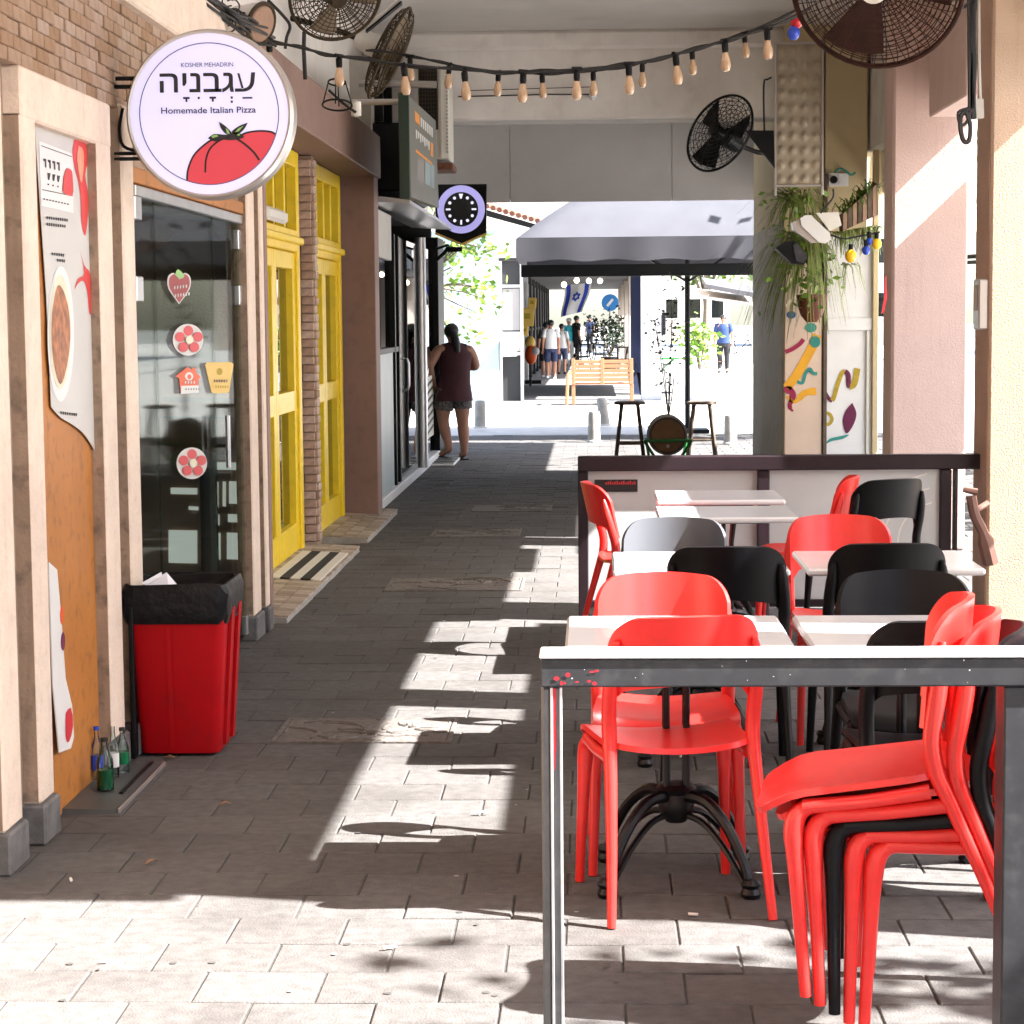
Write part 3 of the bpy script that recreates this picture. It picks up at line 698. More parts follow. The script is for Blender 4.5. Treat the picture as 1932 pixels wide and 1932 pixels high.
# rails
br = thing('terrace_rail', 'dark purple brown rail with frosted panels behind the cafe tables', 'railing', (1, 11.56, 0))
MB().box(-.09, 2.085, 11.5, 11.6, .82, .9, .006).build('top_rail', m_rail, br)
for x0, x1 in ((-.09, -.035), (.885, .95), (1.87, 1.93)): MB().box(x0, x1, 11.51, 11.59, 0, .819, .005).build('post', m_rail, br)
for x0, x1 in ((-.034, .884), (.951, 1.869)): 
    MB().box(x0, x1, 11.52, 11.58, .07, .11, .004).build('bottom_rail', m_rail, br)
    MB().box(x0, x1, 11.545, 11.555, .111, .818).build('panel', m_panel, br)
MB().box(1.945, 1.965, 11.52, 11.58, 0, .82, .004).build('post', m_steel, br)
b = MB()
for r0 in (.38, .3, .22):
    q = smooth2([(1.868-r0*math.cos(R(a_)), .42+r0*math.sin(R(a_))) for a_ in range(-60, 100, 20)], 3)
    b.poly([(x, 11.5435, z) for x, z in stroke2([p for p in q if p[0] < 1.868], .008)])
b.build('etched_line', m_offw, br, smooth=False)
st = MB().box(.0, .235, 11.537, 11.5405, .705, .772).build('sticker', m_ink, br)
b = MB()
for k in range(14): b.box(.06+.012*k, .067+.012*k, 11.5345, 11.5365, .745, .757+.004*(k % 3))
b.build('sticker_letter', m_redst, st)
fr = thing('terrace_rail', 'grey steel rail with a sunlit top across the bottom right', 'railing', (.5, 4.55, 0))
def fx(px): return at(px, 1400, 1, 4.5).x
FT = at(1200, 1237, 1, 4.5).z; FB = at(1200, 1297, 1, 4.5).z
MB().box(fx(1020), 1.2, 4.5, 4.62, FB, FT-.0065, .004).build('top_rail', m_steel, fr)
MB().box(fx(1018), 1.2, 4.495, 4.625, FT-.006, FT, .003).build('sunlit_cap', m_wht, fr)  # white strip paints the sun on to the rail's grey top
MB().box(fx(1021), fx(1040), 4.51, 4.61, 0, FB-.001, .006).build('post', m_post, fr)
MB().box(fx(1042), fx(1059), 4.508, 4.612, 0, FB-.001, .004).build('post', m_post, fr)
for px in (1041, 1058.5): MB().box(fx(px)-.003, fx(px)+.003, 4.5045, 4.52, 0, FB-.001, .001).build('highlight_edge', m_steell, fr)  # thin bright lines painting the highlights along the post edges
MB().box(fx(1896), fx(1975), 4.51, 4.61, 0, FB-.001, .004).build('post', m_steel, fr)
rr = random.Random(4); b = MB()
b.poly([(x, 4.5065, z) for x, z in stroke2(smooth2([(fx(1046), FB-.003), (fx(1044.5), FB-.05), (fx(1047), FB-.11), (fx(1045), FB-.18)]), [.010, .012, .007, .004])])
b.build('red_smear', m_redmark, fr, smooth=False)  # red marks on the post; smaller ones follow on the rail
for k in range(9):
    x = fx(1045)+rr.random()*.1; z = FB+.006+rr.random()*.035; MB().poly([(px_, 4.4985, pz_) for px_, pz_ in circ(x, z, .002+.005*rr.random(), .0015+.004*rr.random(), 8)]).build('red_smear', m_redmark, fr, smooth=False)
b = MB()
for k in range(13):
    x = fx(1065)+rr.random()*.95; z = FB+.004+rr.random()*.056
    b.poly([(px_, 4.4985, pz_) for px_, pz_ in circ(x, z, .0006+.0012*rr.random()**2, .0006+.0016*rr.random()**2, 7)])
b.build('paint_fleck', m_wht, fr, smooth=False, kind='stuff')
hk = MB().tube(smooth2([(1.98, 11.2, .70), (2.0, 11.2, .60), (2.05, 11.22, .5), (2.10, 11.26, .34)], 4), [.028]*9+[.045]*4, 8)
hk.tube([(1.94, 11.2, .735), (2.01, 11.2, .72)], [.016, .02], 7); hk.tube([(2.0, 11.2, .62), (2.075, 11.24, .66)], .016, 7)
hk.top('wall_hook', M('hook brown', (.13, .062, .045), .7, var=.2), (2.08, 11.24, .5), 'reddish brown branching hook fixed to the beige pillar', 'hook')

# ================================================================== LEFT SIDE OBJECTS
rs = thing('round_sign', 'round backlit pizza sign with a red tomato projecting from the wall', 'sign', (-1.41, 7.9, 2.41))
C0 = V((-1.41, 7.86, 2.41)); RAD = .305
MB().lathe([(0, 0), (RAD-.004, 0), (RAD+.006, .012), (RAD+.006, .1), (RAD-.01, .112), (0, .112)], C0, (0, 1, 0), 64).build('rim', m_rim, rs, ang=25)
MB().lathe([(0, 0), (RAD-.012, 0), (RAD-.012, .004), (0, .004)], C0-V((0, .006, 0)), (0, 1, 0), 64).build('face', m_signface, rs)
MB().ring(C0-V((0, .004, 0)), (0, 1, 0), RAD-.006, .007, 64, 6).build('trim_ring', m_rim, rs)
def son(pts, lay=1): return [(C0.x+x*RAD, C0.y-.006-.0012*lay, C0.z+y*RAD) for x, y in pts]
b = MB(); n = 72
for i in range(n):
    a0, a1 = 2*math.pi*i/n, 2*math.pi*(i+1)/n; r0, r1 = .838, .85
    b.poly(son([(r0*math.cos(a0), r0*math.sin(a0)), (r1*math.cos(a0), r1*math.sin(a0)), (r1*math.cos(a1), r1*math.sin(a1)), (r0*math.cos(a1), r0*math.sin(a1))]))
b.build('printed_ring', m_inkb, rs, smooth=False)
# tomato drawing: two lobes cut by the printed ring
def cut(pts):
    return [(x, y) if math.hypot(x, y) <= .838 else (x/math.hypot(x, y)*.838, y/math.hypot(x, y)*.838) for x, y in pts]
out = smooth2([(-.285, -.79), (-.27, -.66), (-.2, -.5), (-.08, -.38), (.05, -.3), (.2, -.28), (.33, -.28), (.45, -.23), (.6, -.21), (.74, -.22), (.8, -.25)], 4)
arcp = [(.838*math.cos(R(a)), .838*math.sin(R(a))) for a in range(-17, -110, -4)]
MB().poly(son(cut(out)+arcp, 1)).build('tomato', m_tom, rs, smooth=False)
b = MB()
for pts, wd in ((cut(out), .022), (smooth2([(-.06, -.7), (-.05, -.55), (.0, -.42), (.1, -.33), (.2, -.285)], 4), .022), (smooth2([(.3, -.28), (.42, -.36), (.53, -.46), (.6, -.56)], 4), .026)):
    b.poly(son(stroke2(pts, wd), 2))
b.poly(son(smooth2([(-.02, -.29), (.06, -.24), (.2, -.25), (.33, -.22), (.42, -.28), (.3, -.315), (.15, -.31), (.06, -.33), (-.02, -.29)], 4)[:-1], 3))
b.poly(son(smooth2([(.12, -.095), (.2, -.15), (.27, -.23), (.2, -.24), (.14, -.17), (.12, -.095)], 4)[:-1], 3))
b.poly(son(smooth2([(.47, -.11), (.36, -.15), (.27, -.22), (.34, -.25), (.42, -.19), (.47, -.11)], 4)[:-1], 3))
b.build('tomato_outline', m_ink, rs, smooth=False)
b = MB()
for pts in ([(.02, -.262), (.09, -.245), (.11, -.27), (.04, -.29)], [(.2, -.17), (.235, -.2), (.25, -.245), (.215, -.235)], [(.42, -.145), (.35, -.18), (.31, -.225), (.36, -.21)], [(.38, -.235), (.33, -.25), (.36, -.27)]): b.poly(son(pts, 4))
b.build('tomato_leaf', m_leafp, rs, smooth=False)
X1, Z1 = V((1, 0, 0)), V((0, 0, 1))
def sl_(x, y): return C0+V((x*RAD, -.0085, y*RAD))
text('lettering', 'KOSHER MEHADRIN', sl_(-.01, .585), X1, Z1, .63*RAD, m_ink, rs, height=.052*RAD, bold=0)
text('lettering', '\u05d4\u05d9\u05e0\u05d1\u05d2\u05e2'.replace('\u05d1', '\u05d1'), sl_(-.01, .37), X1, Z1, 1.16*RAD, m_ink, rs, height=.235*RAD)
text('lettering', 'Homemade Italian Pizza', sl_(-.005, .045), X1, Z1, 1.15*RAD, m_ink, rs, height=.075*RAD)
b = MB()   # vowel points under the word
for x, kind in ((-.27, 't'), (-.12, 'd'), (.05, 't'), (.28, 'dd'), (.47, 'l')):
    if kind == 't': b.poly(son([(x-.04, .205), (x+.04, .205), (x+.04, .18), (x+.012, .18), (x+.012, .145), (x-.012, .145), (x-.012, .18), (x-.04, .18)], 2))
    if kind in ('d', 'dd'): b.poly(son([(x-.013, .205), (x+.013, .205), (x+.013, .178), (x-.013, .178)], 2))
    if kind == 'dd': b.poly(son([(x-.013, .155), (x+.013, .155), (x+.013, .128), (x-.013, .128)], 2))
    if kind == 'l': b.poly(son([(x-.06, .195), (x+.06, .195), (x+.06, .175), (x-.06, .175)], 2))
b.build('vowel_points', m_ink, rs, smooth=False)
b = MB()
for z in (2.53, 2.50): b.tube([(-1.78, 7.92, z+.02), (-1.66, 7.92, z+.02)], .008, 6)
for z in (2.275, 2.255): b.tube([(-1.78, 7.92, z), (-1.63, 7.92, z)], .007, 6)
b.tube(smooth2([(-1.74, 7.9, 2.44), (-1.755, 7.9, 2.36), (-1.74, 7.9, 2.3), (-1.68, 7.9, 2.28)], 4), .006, 6)
b.build('bracket', m_black, rs)

def onX(px, py, X): p = at(px, py, 0, X); return (p.y, p.z)
PXX = -1.790
po = thing('menu_poster', 'tall menu poster with peppers and a pasta plate curling at its foot', 'poster', (-1.79, 7.1, 1.7))
def pop(pts, lay=0): return [(PXX+.0015*lay, *onX(px, py, PXX)) for px, py in pts]
low = smooth2([(97, 768), (115, 788), (135, 800), (155, 815), (170, 835), (183, 858)], 3)
MB().poly(pop([(66, 238), (185, 262), (186, 600), *low[::-1], (88, 560)]), ex=(-.002, 0, 0)).build('sheet', m_poster, po, smooth=False)
MB().poly(pop([(73, 266), (136, 290), (138, 402), (77, 388)], 1)).build('title_card', m_postw, po, smooth=False)
b = MB()
for k in range(4):
    x = 80+8.5*k; b.poly(pop([(x, 299+2.2*k), (x+5.5, 300+2.2*k), (x+6, 316+2*k), (x+3.5, 316+2*k), (x+3, 305+2*k), (x, 303+2*k)], 2))
for k in range(3):
    x = 88+9*k; b.poly(pop([(x, 326+2.4*k), (x+6, 327+2.4*k), (x+3.5, 340+2*k), (x+1, 339+2*k)], 2))
for k in range(3): b.poly(pop([(88+9*k, 346+2*k), (91+9*k, 347+2*k), (91+9*k, 350+2*k), (88+9*k, 349+2*k)], 2))
for q in ([(76, 274), (134, 295), (134, 296.5), (76, 275.5)], [(78, 357), (136, 369), (136, 370.5), (78, 358.5)]): MB().poly(pop(q, 2)).build('printed_rule', m_ink, po, smooth=False)
for (x, y, wd_) in ((86, 408, 38), (86, 420, 34), (96, 476, 22), (106, 488, 14), (112, 776, 30)):
    k = 0
    while k < wd_: b.poly(pop([(x+k, y+k*.12), (x+k+2.6, y+k*.12+.3), (x+k+2.4, y+6+k*.12), (x+k+.4, y+5.4+k*.12)], 2)); k += 4.2
for k in range(9): b.poly(pop([(80+5.6*k, 374+1.2*k), (83.5+5.6*k, 374.5+1.2*k), (83.5+5.6*k, 377+1.2*k), (80+5.6*k, 376.5+1.2*k)], 2))
b.build('print_lettering', m_ink, po, smooth=False, kind='stuff')
MB().poly(pop(smooth2([(119, 330), (124, 318), (133, 322), (135, 338), (135, 368), (118, 364), (117, 345), (119, 330)], 3)[:-1], 3)).build('printed_tomato', m_tomp, po, smooth=False)
b = MB()
b.poly(pop(smooth2([(140, 262), (160, 268), (166, 300), (160, 330), (166, 370), (165, 410), (160, 445), (153, 420), (151, 370), (146, 340), (141, 320), (136, 290), (140, 262)], 3)[:-1], 1))
b.poly(pop(smooth2([(150, 472), (158, 500), (170, 520), (172, 585), (168, 590), (164, 550), (156, 530), (146, 536), (140, 546), (146, 526), (158, 516), (150, 472)], 3)[:-1], 1))
b.build('printed_pepper', m_tomp, po, smooth=False)
MB().poly(pop(smooth2([(147, 275), (156, 285), (156, 320), (152, 345), (146, 320), (144, 295), (147, 275)], 3)[:-1], 2)).build('printed_garlic', m_salmon, po, smooth=False)
MB().poly(pop(circ(114, 630, 25, 128, 32), 1)).build('printed_plate', m_postw, po, smooth=False)
MB().poly(pop(circ(112, 626, 20, 108, 32), 2)).build('printed_sauce', m_plate, po, smooth=False)
MB().poly(pop(smooth2([(96, 590), (106, 540), (118, 550), (128, 590), (130, 640), (124, 690), (112, 725), (100, 690), (95, 640), (96, 590)], 4)[:-1], 3)).build('printed_pasta', m_pasta, po, smooth=False)
lp = thing('leaning_sign', 'small coloured sign leaning at the foot of the recess', 'sign', (-1.77, 6.85, 0))
pts = [(92, 1060), (108, 1075), (117, 1180), (124, 1280), (136, 1330), (140, 1390), (134, 1412), (112, 1420), (100, 1290)]
MB().poly([(-1.778, *onX(x, y, -1.778)) for x, y in pts], ex=(-.004, 0, 0)).build('board', m_postw, lp, smooth=False)
for nm, mt_, q in (('printed_patch', m_mpur, circ(119, 1210, 4, 18, 10)), ('printed_patch', m_oran2, circ(117, 1160, 3.5, 18, 10)), ('printed_patch', m_redst, smooth2([(124, 1345), (134, 1335), (138, 1370), (130, 1400), (124, 1390), (124, 1345)], 2)[:-1])):
    MB().poly([(-1.7765, *onX(x, y, -1.7765)) for x, y in q]).build(nm, mt_, lp, smooth=False)

# glass door
GX = -1.80
gd = thing('glass_door', 'frameless glass shop door carrying round flower and heart stickers', 'door', (GX, 9.5, 0))
for y0, y1 in ((8.30, 8.72), (8.726, 10.05), (10.056, 10.86)):
    MB().box(GX-.012, GX, y0, y1, .035, 2.14, .001).build('glass_pane', m_glass, gd)
for (y, z) in ((8.36, 2.10), (8.36, 1.78), (10.78, 1.78), (10.8, .09), (10.78, 2.06)):
    MB().box(GX-.02, GX+.012, y-.06, y+.06, z-.05, z+.05, .004).build('hinge', m_alum, gd)
MB().box(GX-.03, GX+.02, 8.28, 10.87, 2.14, 2.185, .004).build('head_rail', m_alum, gd)
MB().tube([(GX+.045, 10.1, .95), (GX+.045, 10.1, 1.2)], .012, 8).build('door_handle', m_alum, gd)
def stk(name, layers, label):
    o = None
    for k, (pts, mt_) in enumerate(layers):
        q = MB().poly([(GX+.002+.0012*k, *onX(x, y, GX)) for x, y in pts])
        r = q.build(name if o is None else 'print', mt_, gd if o is None else o, smooth=False)
        if o is None: o = r; o['label'] = label
def heart(cx, cy, sx, sy): return smooth2([(cx, cy+sy), (cx-sx*.8, cy+sy*.1), (cx-sx*.85, cy-sy*.6), (cx-sx*.4, cy-sy*.85), (cx, cy-sy*.5), (cx+sx*.4, cy-sy*.85), (cx+sx*.85, cy-sy*.6), (cx+sx*.8, cy+sy*.1), (cx, cy+sy)], 3)[:-1]
def marks(cx, cy, n, step, slope=.15, h=6): return [[(cx+i*step, cy-slope*i*step), (cx+i*step+step*.55, cy-slope*i*step), (cx+i*step+step*.4, cy-slope*i*step+h), (cx+i*step, cy-slope*i*step+h)] for i in range(n)]
stk('heart_sticker', [(heart(337, 542, 25, 32), m_poster), (heart(337, 542, 22, 29), m_dred), (smooth2([(328, 518), (334, 508), (346, 520), (338, 526), (328, 518)], 3)[:-1], m_leafp)]+[(p, m_poster) for p in marks(326, 540, 5, 5)+marks(325, 555, 6, 4.6)], 'dark red heart sticker with a green leaf')
for cy, lb in ((641, 'upper round sticker of five red dots on white'), (874, 'lower round sticker of five red dots on white')):
    L = [(circ(354 if cy < 700 else 361, cy, 29, 30), m_poster)]; cx = 354 if cy < 700 else 361
    for k in range(5): L.append((circ(cx+17*math.cos(R(90+72*k)), cy+17*math.sin(R(-90+72*k)), 9.3, 9.5, 14), m_redst))
    L.append((circ(cx, cy, 7.5, 8, 12), m_plate)); stk('flower_sticker', L, lb)
stk('house_sticker', [([(330, 710), (353, 692), (362, 698), (362, 694), (369, 694), (369, 703), (379, 712), (374, 714), (374, 741), (340, 743), (337, 714)], m_oran2), ([(340, 728), (374, 727), (374, 741), (340, 743)], m_postw), (circ(355, 710, 8, 8, 10), m_postw), (circ(355, 711, 4, 5, 8), m_oran2)]+[(p, m_postw) for p in marks(346, 719, 4, 5, 0, 5)]+[(p, m_ink) for p in marks(345, 733, 6, 4.4, .02, 3)], 'orange house shaped sticker')
stk('badge_sticker', [([(386, 688), (390, 684), (435, 683), (440, 687), (432, 738), (428, 742), (402, 742), (398, 740)], m_yel2), (circ(413, 701, 6, 7, 8), m_molive)]+[(p, m_ink) for p in marks(402, 716, 6, 4.2, -.02, 5)]+[(p, m_molive) for p in marks(402, 728, 6, 4, 0, 4)], 'yellow badge shaped sticker')

# things inside the shop
m_glowpane = M('pane glowing for daylight', (.8, .82, .78), .5, emit=.085)  # glow put in for daylight, brightening the room behind the door
WY = 11.255
MB().box(-4.9, -1.855, 11.262, 11.275, 0, 2.44).build('room_wall', m_int, fac)
rmw = thing('back_partition', 'rear partition with panes glowing for daylight and orange boards seen through the glass door', 'partition', (-2.5, WY, 0))
MB().poly(onY([(262, 395), (465, 395), (465, 470), (420, 455), (395, 440), (340, 435), (300, 470), (262, 480)], WY), ex=(0, .005, 0)).build('orange_board', m_orange, rmw, smooth=False)
MB().poly(onY([(395, 400), (462, 405), (462, 470), (435, 452), (410, 440)], WY-.01), ex=(0, .005, 0)).build('pale_board', m_peach, rmw, smooth=False)
MB().poly(onY([(300, 500), (465, 520), (465, 640), (300, 600)], WY), ex=(0, .005, 0)).build('orange_board', m_brown, rmw, smooth=False)
for (x0, x1_, y0_, y1_) in ((318, 372, 1000, 1062), (322, 372, 920, 932), (395, 460, 872, 886), (396, 412, 908, 955), (420, 426, 908, 955), (432, 460, 908, 950), (396, 402, 970, 990), (410, 414, 970, 990), (430, 460, 970, 985), (396, 402, 1005, 1050), (410, 416, 1005, 1055), (428, 460, 1005, 1055), (356, 374, 955, 962)):
    MB().poly(onY([(x0, y0_), (x1_, y0_+1), (x1_, y1_+1), (x0, y1_)], WY-.004), ex=(0, .003, 0)).build('glow_pane', m_glowpane, rmw, smooth=False)
for (x0, x1_, y0_, y1_) in ((308, 460, 748, 758), (308, 460, 785, 788)):
    MB().poly(onY([(x0, y0_), (x1_, y0_+3), (x1_, y1_+3), (x0, y1_)], WY-.004), ex=(0, .003, 0)).build('reflection_strip', m_olive, rmw, smooth=False)  # greenish reflections in the door glass, drawn as strips
cx_ = at(395, 1000, 1, 10.7); t = thing('pedestal_table', 'dark pedestal table standing inside behind the glass door', 'table', (cx_.x, 10.7, 0))
MB().tube([(cx_.x, 10.7, .05), (cx_.x, 10.7, .95)], .045, 10).build('column', m_intd, t); MB().lathe([(0, .95), (.11, .95), (.11, .98), (0, .98)], (cx_.x, 10.7, 0), n=20).build('top', m_intd, t)
MB().ring((cx_.x, 10.7, .12), (0, 0, 1), .1, .012, 24, 5).build('foot_ring', m_intd, t)
for a in (0, 1.57, 3.14, 4.71): MB().tube([(cx_.x, 10.7, .3), (cx_.x+.11*math.cos(a), 10.7+.11*math.sin(a), .02)], .014, 6).build('leg', m_intd, t)
MB().box(-3.4, -2.8, 8.2, 11.5, .012, 1.02, .01).top('shop_counter', m_intd, (-2.9, 9.8, 0), 'dark counter standing behind the glass door', 'counter')
MB().box(-4.88, -4.8, 8.5, 12, 1.35, 2.5, .01).top('wall_panel', m_orange, (-4.84, 10, 1.35), 'orange panel on the rear wall behind the glass door', 'wall panel')

# bin
bn = thing('litter_bin', 'red plastic litter bin lined with a black bag beside the glass door', 'bin', (-1.585, 8.05, 0))
def sqr(h, z, c=.035, cx=-1.585, cy=8.06, hy=None):
    hy = hy or h; pts = []
    for (sx, sy, st_) in ((1, 1, 0), (-1, 1, 90), (-1, -1, 180), (1, -1, 270)):
        for a in (0, 30, 60, 90): pts.append((cx+sx*(h-c)+c*math.cos(R(st_+a)), cy+sy*(hy-c)+c*math.sin(R(st_+a)), z))
    return pts
def loft(rows, closed_bottom=True, closed_top=False):
    m = MB(); Rr = [[m.b.verts.new(p) for p in r] for r in rows]
    for p, q in zip(Rr, Rr[1:]):
        for j in range(len(p)): m.b.faces.new((p[j], p[(j+1) % len(p)], q[(j+1) % len(q)], q[j]))
    if closed_bottom: m.b.faces.new(Rr[0][::-1])
    if closed_top: m.b.faces.new(Rr[-1])
    return m
loft([sqr(.15, .012), sqr(.153, .03), sqr(.188, .56), sqr(.19, .61)]).build('body', m_binred, bn)
for y in (7.985, 8.14):
    MB().poly([(-1.432, y, .03), (-1.432, y+.05, .03), (-1.395, y+.055, .56), (-1.395, y-.005, .56)], ex=(.012, 0, 0)).build('rib', m_binred, bn)
MB().poly([(-1.62, 7.905, .03), (-1.60, 7.905, .03), (-1.6, 7.872, .5), (-1.62, 7.872, .5)], ex=(0, -.001, 0)).build('rib', m_binred, bn)
rr = random.Random(2)
def wob(r, k): return [(x+rr.gauss(0, k), y+rr.gauss(0, k), z+rr.gauss(0, k)) for x, y, z in r]
loft([wob(sqr(.19, .515), .004), wob(sqr(.197, .545), .004), wob(sqr(.2, .58), .004), wob(sqr(.203, .63), .004), wob(sqr(.198, .665, .05), .003), wob(sqr(.18, .66, .05), .003), wob(sqr(.172, .60), .004), wob(sqr(.15, .4), .01)], False, True).build('bin_liner', m_bag, bn)
MB().poly([(-1.72, 7.93, .645), (-1.63, 7.96, .70), (-1.575, 8.0, .62), (-1.61, 7.93, .60)], ex=(0, .003, 0)).top('paper_sheet', m_paper, (-1.64, 7.95, .64), 'crumpled white paper sticking out of the red bin', 'paper', smooth=False)
MB().poly([(-1.735, 7.98, .655), (-1.67, 8.05, .69), (-1.65, 8.03, .62)], ex=(.003, 0, 0)).top('paper_scrap', m_paper, (-1.7, 8.0, .65), 'small curled paper scrap at the left of the bin', 'paper', smooth=False)
MB().box(-1.76, -1.742, 7.86, 8.02, 0, .58, .004).top('black_strip', m_black, (-1.75, 7.95, 0), 'narrow black strip between pilaster and red bin', 'board')  # black slab filling the dark gap beside the bin

# door plate and bottles
tpl = thing('threshold_plate', 'grey metal threshold plate before the recess', 'threshold', (-1.68, 7.2, 0))
MB().poly([(-1.799, 6.96, 0), (-1.615, 6.96, 0), (-1.62, 6.965, .014), (-1.799, 6.965, .018)], ex=(0, .78, 0)).build('plate', M('grey green sheet metal', (.075, .085, .085), .45, metal=.2, var=.2, dirt=.3), tpl, smooth=False)
MB().box(-1.612, -1.604, 6.97, 7.74, .0, .016, .001).build('bright_edge', m_rim, tpl)
MB().box(-1.66, -1.645, 7.2, 7.72, .0145, .021, .002).build('slot_rail', m_black, tpl)
def bottle(px, py, h, r, label, cap, liquid=None, lab=None, z0=.019):
    p = at(px, py, 2, z0); t = thing('bottle', label, 'bottle', p, 'bottles beside the recess')
    MB().lathe([(0, 0), (r*.92, 0), (r, .01*h), (r, h*.5), (r*.95, h*.58), (r*.5, h*.76), (r*.36, h*.84), (r*.36, h*.97), (0, h*.975)], p, n=18).build('body', m_bottle, t)
    if cap: MB().lathe([(0, h*.93), (r*.46, h*.93), (r*.46, h*1.0), (0, h*1.0)], p, n=14).build('cap', cap, t)
    if liquid: MB().lathe([(0, .006), (r*.9, .006), (r*.93, h*.40), (0, h*.40)], p, n=18).build('drink', liquid, t)
    if lab: MB().lathe([(r*1.01, h*.2), (r*1.02, h*.21), (r*1.02, h*.46), (r*1.01, h*.47)], p, n=18).build('paper_label', lab, t)
m_gliq = M('green bottle wrap', (.005, .13, .05), .2)
bottle(199, 1490, .185, .03, 'clear plastic bottle with green lower half in front of the others', m_ink, m_gliq)
bottle(184, 1472, .195, .022, 'slim bottle with a blue cap by the orange board', m_bulbb, None, m_bulbb)
bottle(215, 1466, .19, .020, 'uncapped clear glass bottle behind the green one', None, None, m_postw)
bottle(232, 1457, .165, .024, 'clear bottle with black cap and green label beside the plinth', m_ink, None, m_gliq)

# litter on the paving and manhole covers
for k, (px, py, a) in enumerate(((425, 1520, 20), (286, 1630, 50), (320, 1432, 5), (905, 1538, 10))):
    p = G(px, py); L = .045 if k < 3 else .06
    q = MB().surf(lambda u, v: ((u-.5)*L, (v-.5)*.018*math.sin(math.pi*min(max(u, .05), .95)), .004+.008*math.sin(math.pi*u)+.004*abs(v-.5)), 6, 2, .001)
    o = q.top('dry_leaf', m_offw if k == 3 else m_wood, (0, 0, 0), ('dry brown leaf in the open middle of the near paving', 'dry brown leaf lying nearest the viewer on the shaded paving', 'dry brown leaf beside the foot of the red bin', 'pale scrap on the paving right of the sun patch')[k], 'leaf' if k < 3 else 'scrap')
    o.location = p; o.rotation_euler.z = R(a)
rr = random.Random(77); b = MB(); c_ = MB()
for k in range(110):
    x, y = rr.uniform(-1.6, .1), 5.0+14*rr.random()**1.6; r_ = rr.uniform(.004, .011)
    (b if k % 5 else c_).poly([(px_, py_, .0022) for px_, py_ in circ(x, y, r_, r_*rr.uniform(.7, 1.1), 9)])
b.build('gum_spot', M('trodden gum', (.05, .046, .044), .8), pav, smooth=False, kind='stuff')
c_.build('pale_spot', M('pale droppings', (.3, .29, .28), .8), pav, smooth=False, kind='stuff')
b = MB()
for k in range(9):
    x, y = rr.uniform(-1.62, .9), 5.1+9*rr.random()**1.4; a = rr.random()*3.1; L_ = rr.uniform(.008, .02)
    b.tube([(x-L_*math.cos(a), y-L_*math.sin(a), .006), (x+L_*math.cos(a), y+L_*math.sin(a), .006)], .0042, 6)
b.build('cigarette_ends', m_offw, pav, kind='stuff')
def manhole(x0, x1, y0, y1, label, seed):
    t = thing('manhole_cover', label, 'manhole cover', ((x0+x1)/2, (y0+y1)/2, 0), 'manhole covers along the walkway')
    b = MB(); e = .018
    for q in ((x0, x1, y0, y0+e), (x0, x1, y1-e, y1), (x0, x0+e, y0+e, y1-e), (x1-e, x1, y0+e, y1-e)): b.box(q[0], q[1], q[2], q[3], -.01, .0065, .002)
    b.build('frame', m_grate, t)
    MB().box(x0+e+.004, x1-e-.004, y0+e+.004, y1-e-.004, -.01, .0045).build('plate', m_grate, t)
    rr = random.Random(seed); b = MB(); cx, cy = (x0+x1)/2, (y0+y1)/2; wx, wy = (x1-x0)/2-.04, (y1-y0)/2-.04
    for k in range(16):
        a = rr.random()*6.28; q = []
        xx, yy = cx+rr.uniform(-.8, .8)*wx, cy+rr.uniform(-.7, .7)*wy
        for j in range(8):
            q.append((max(x0+.03, min(x1-.03, xx)), max(y0+.03, min(y1-.03, yy)), .005)); xx += .05*math.cos(a); yy += .05*math.sin(a); a += rr.uniform(.1, .6)
        b.tube(q, .006, 5)
    b.build('scroll_relief', m_grate, t)
for (q, lb) in (((510, 1402, 850, 1357), 'patterned manhole cover nearest the viewer beside the sun patch'), ((722, 1116, 985, 1091), 'patterned manhole cover second along the walkway'), ((810, 1014, 980, 998), 'patterned manhole cover third along the walkway'), ((888, 966, 1040, 953), 'patterned manhole cover farthest along the walkway')):
    a, c = G(q[0], q[1]), G(q[2], q[3]); manhole(a.x, a.x+(G(q[2], q[1]).x-a.x), a.y, c.y, lb, q[0])

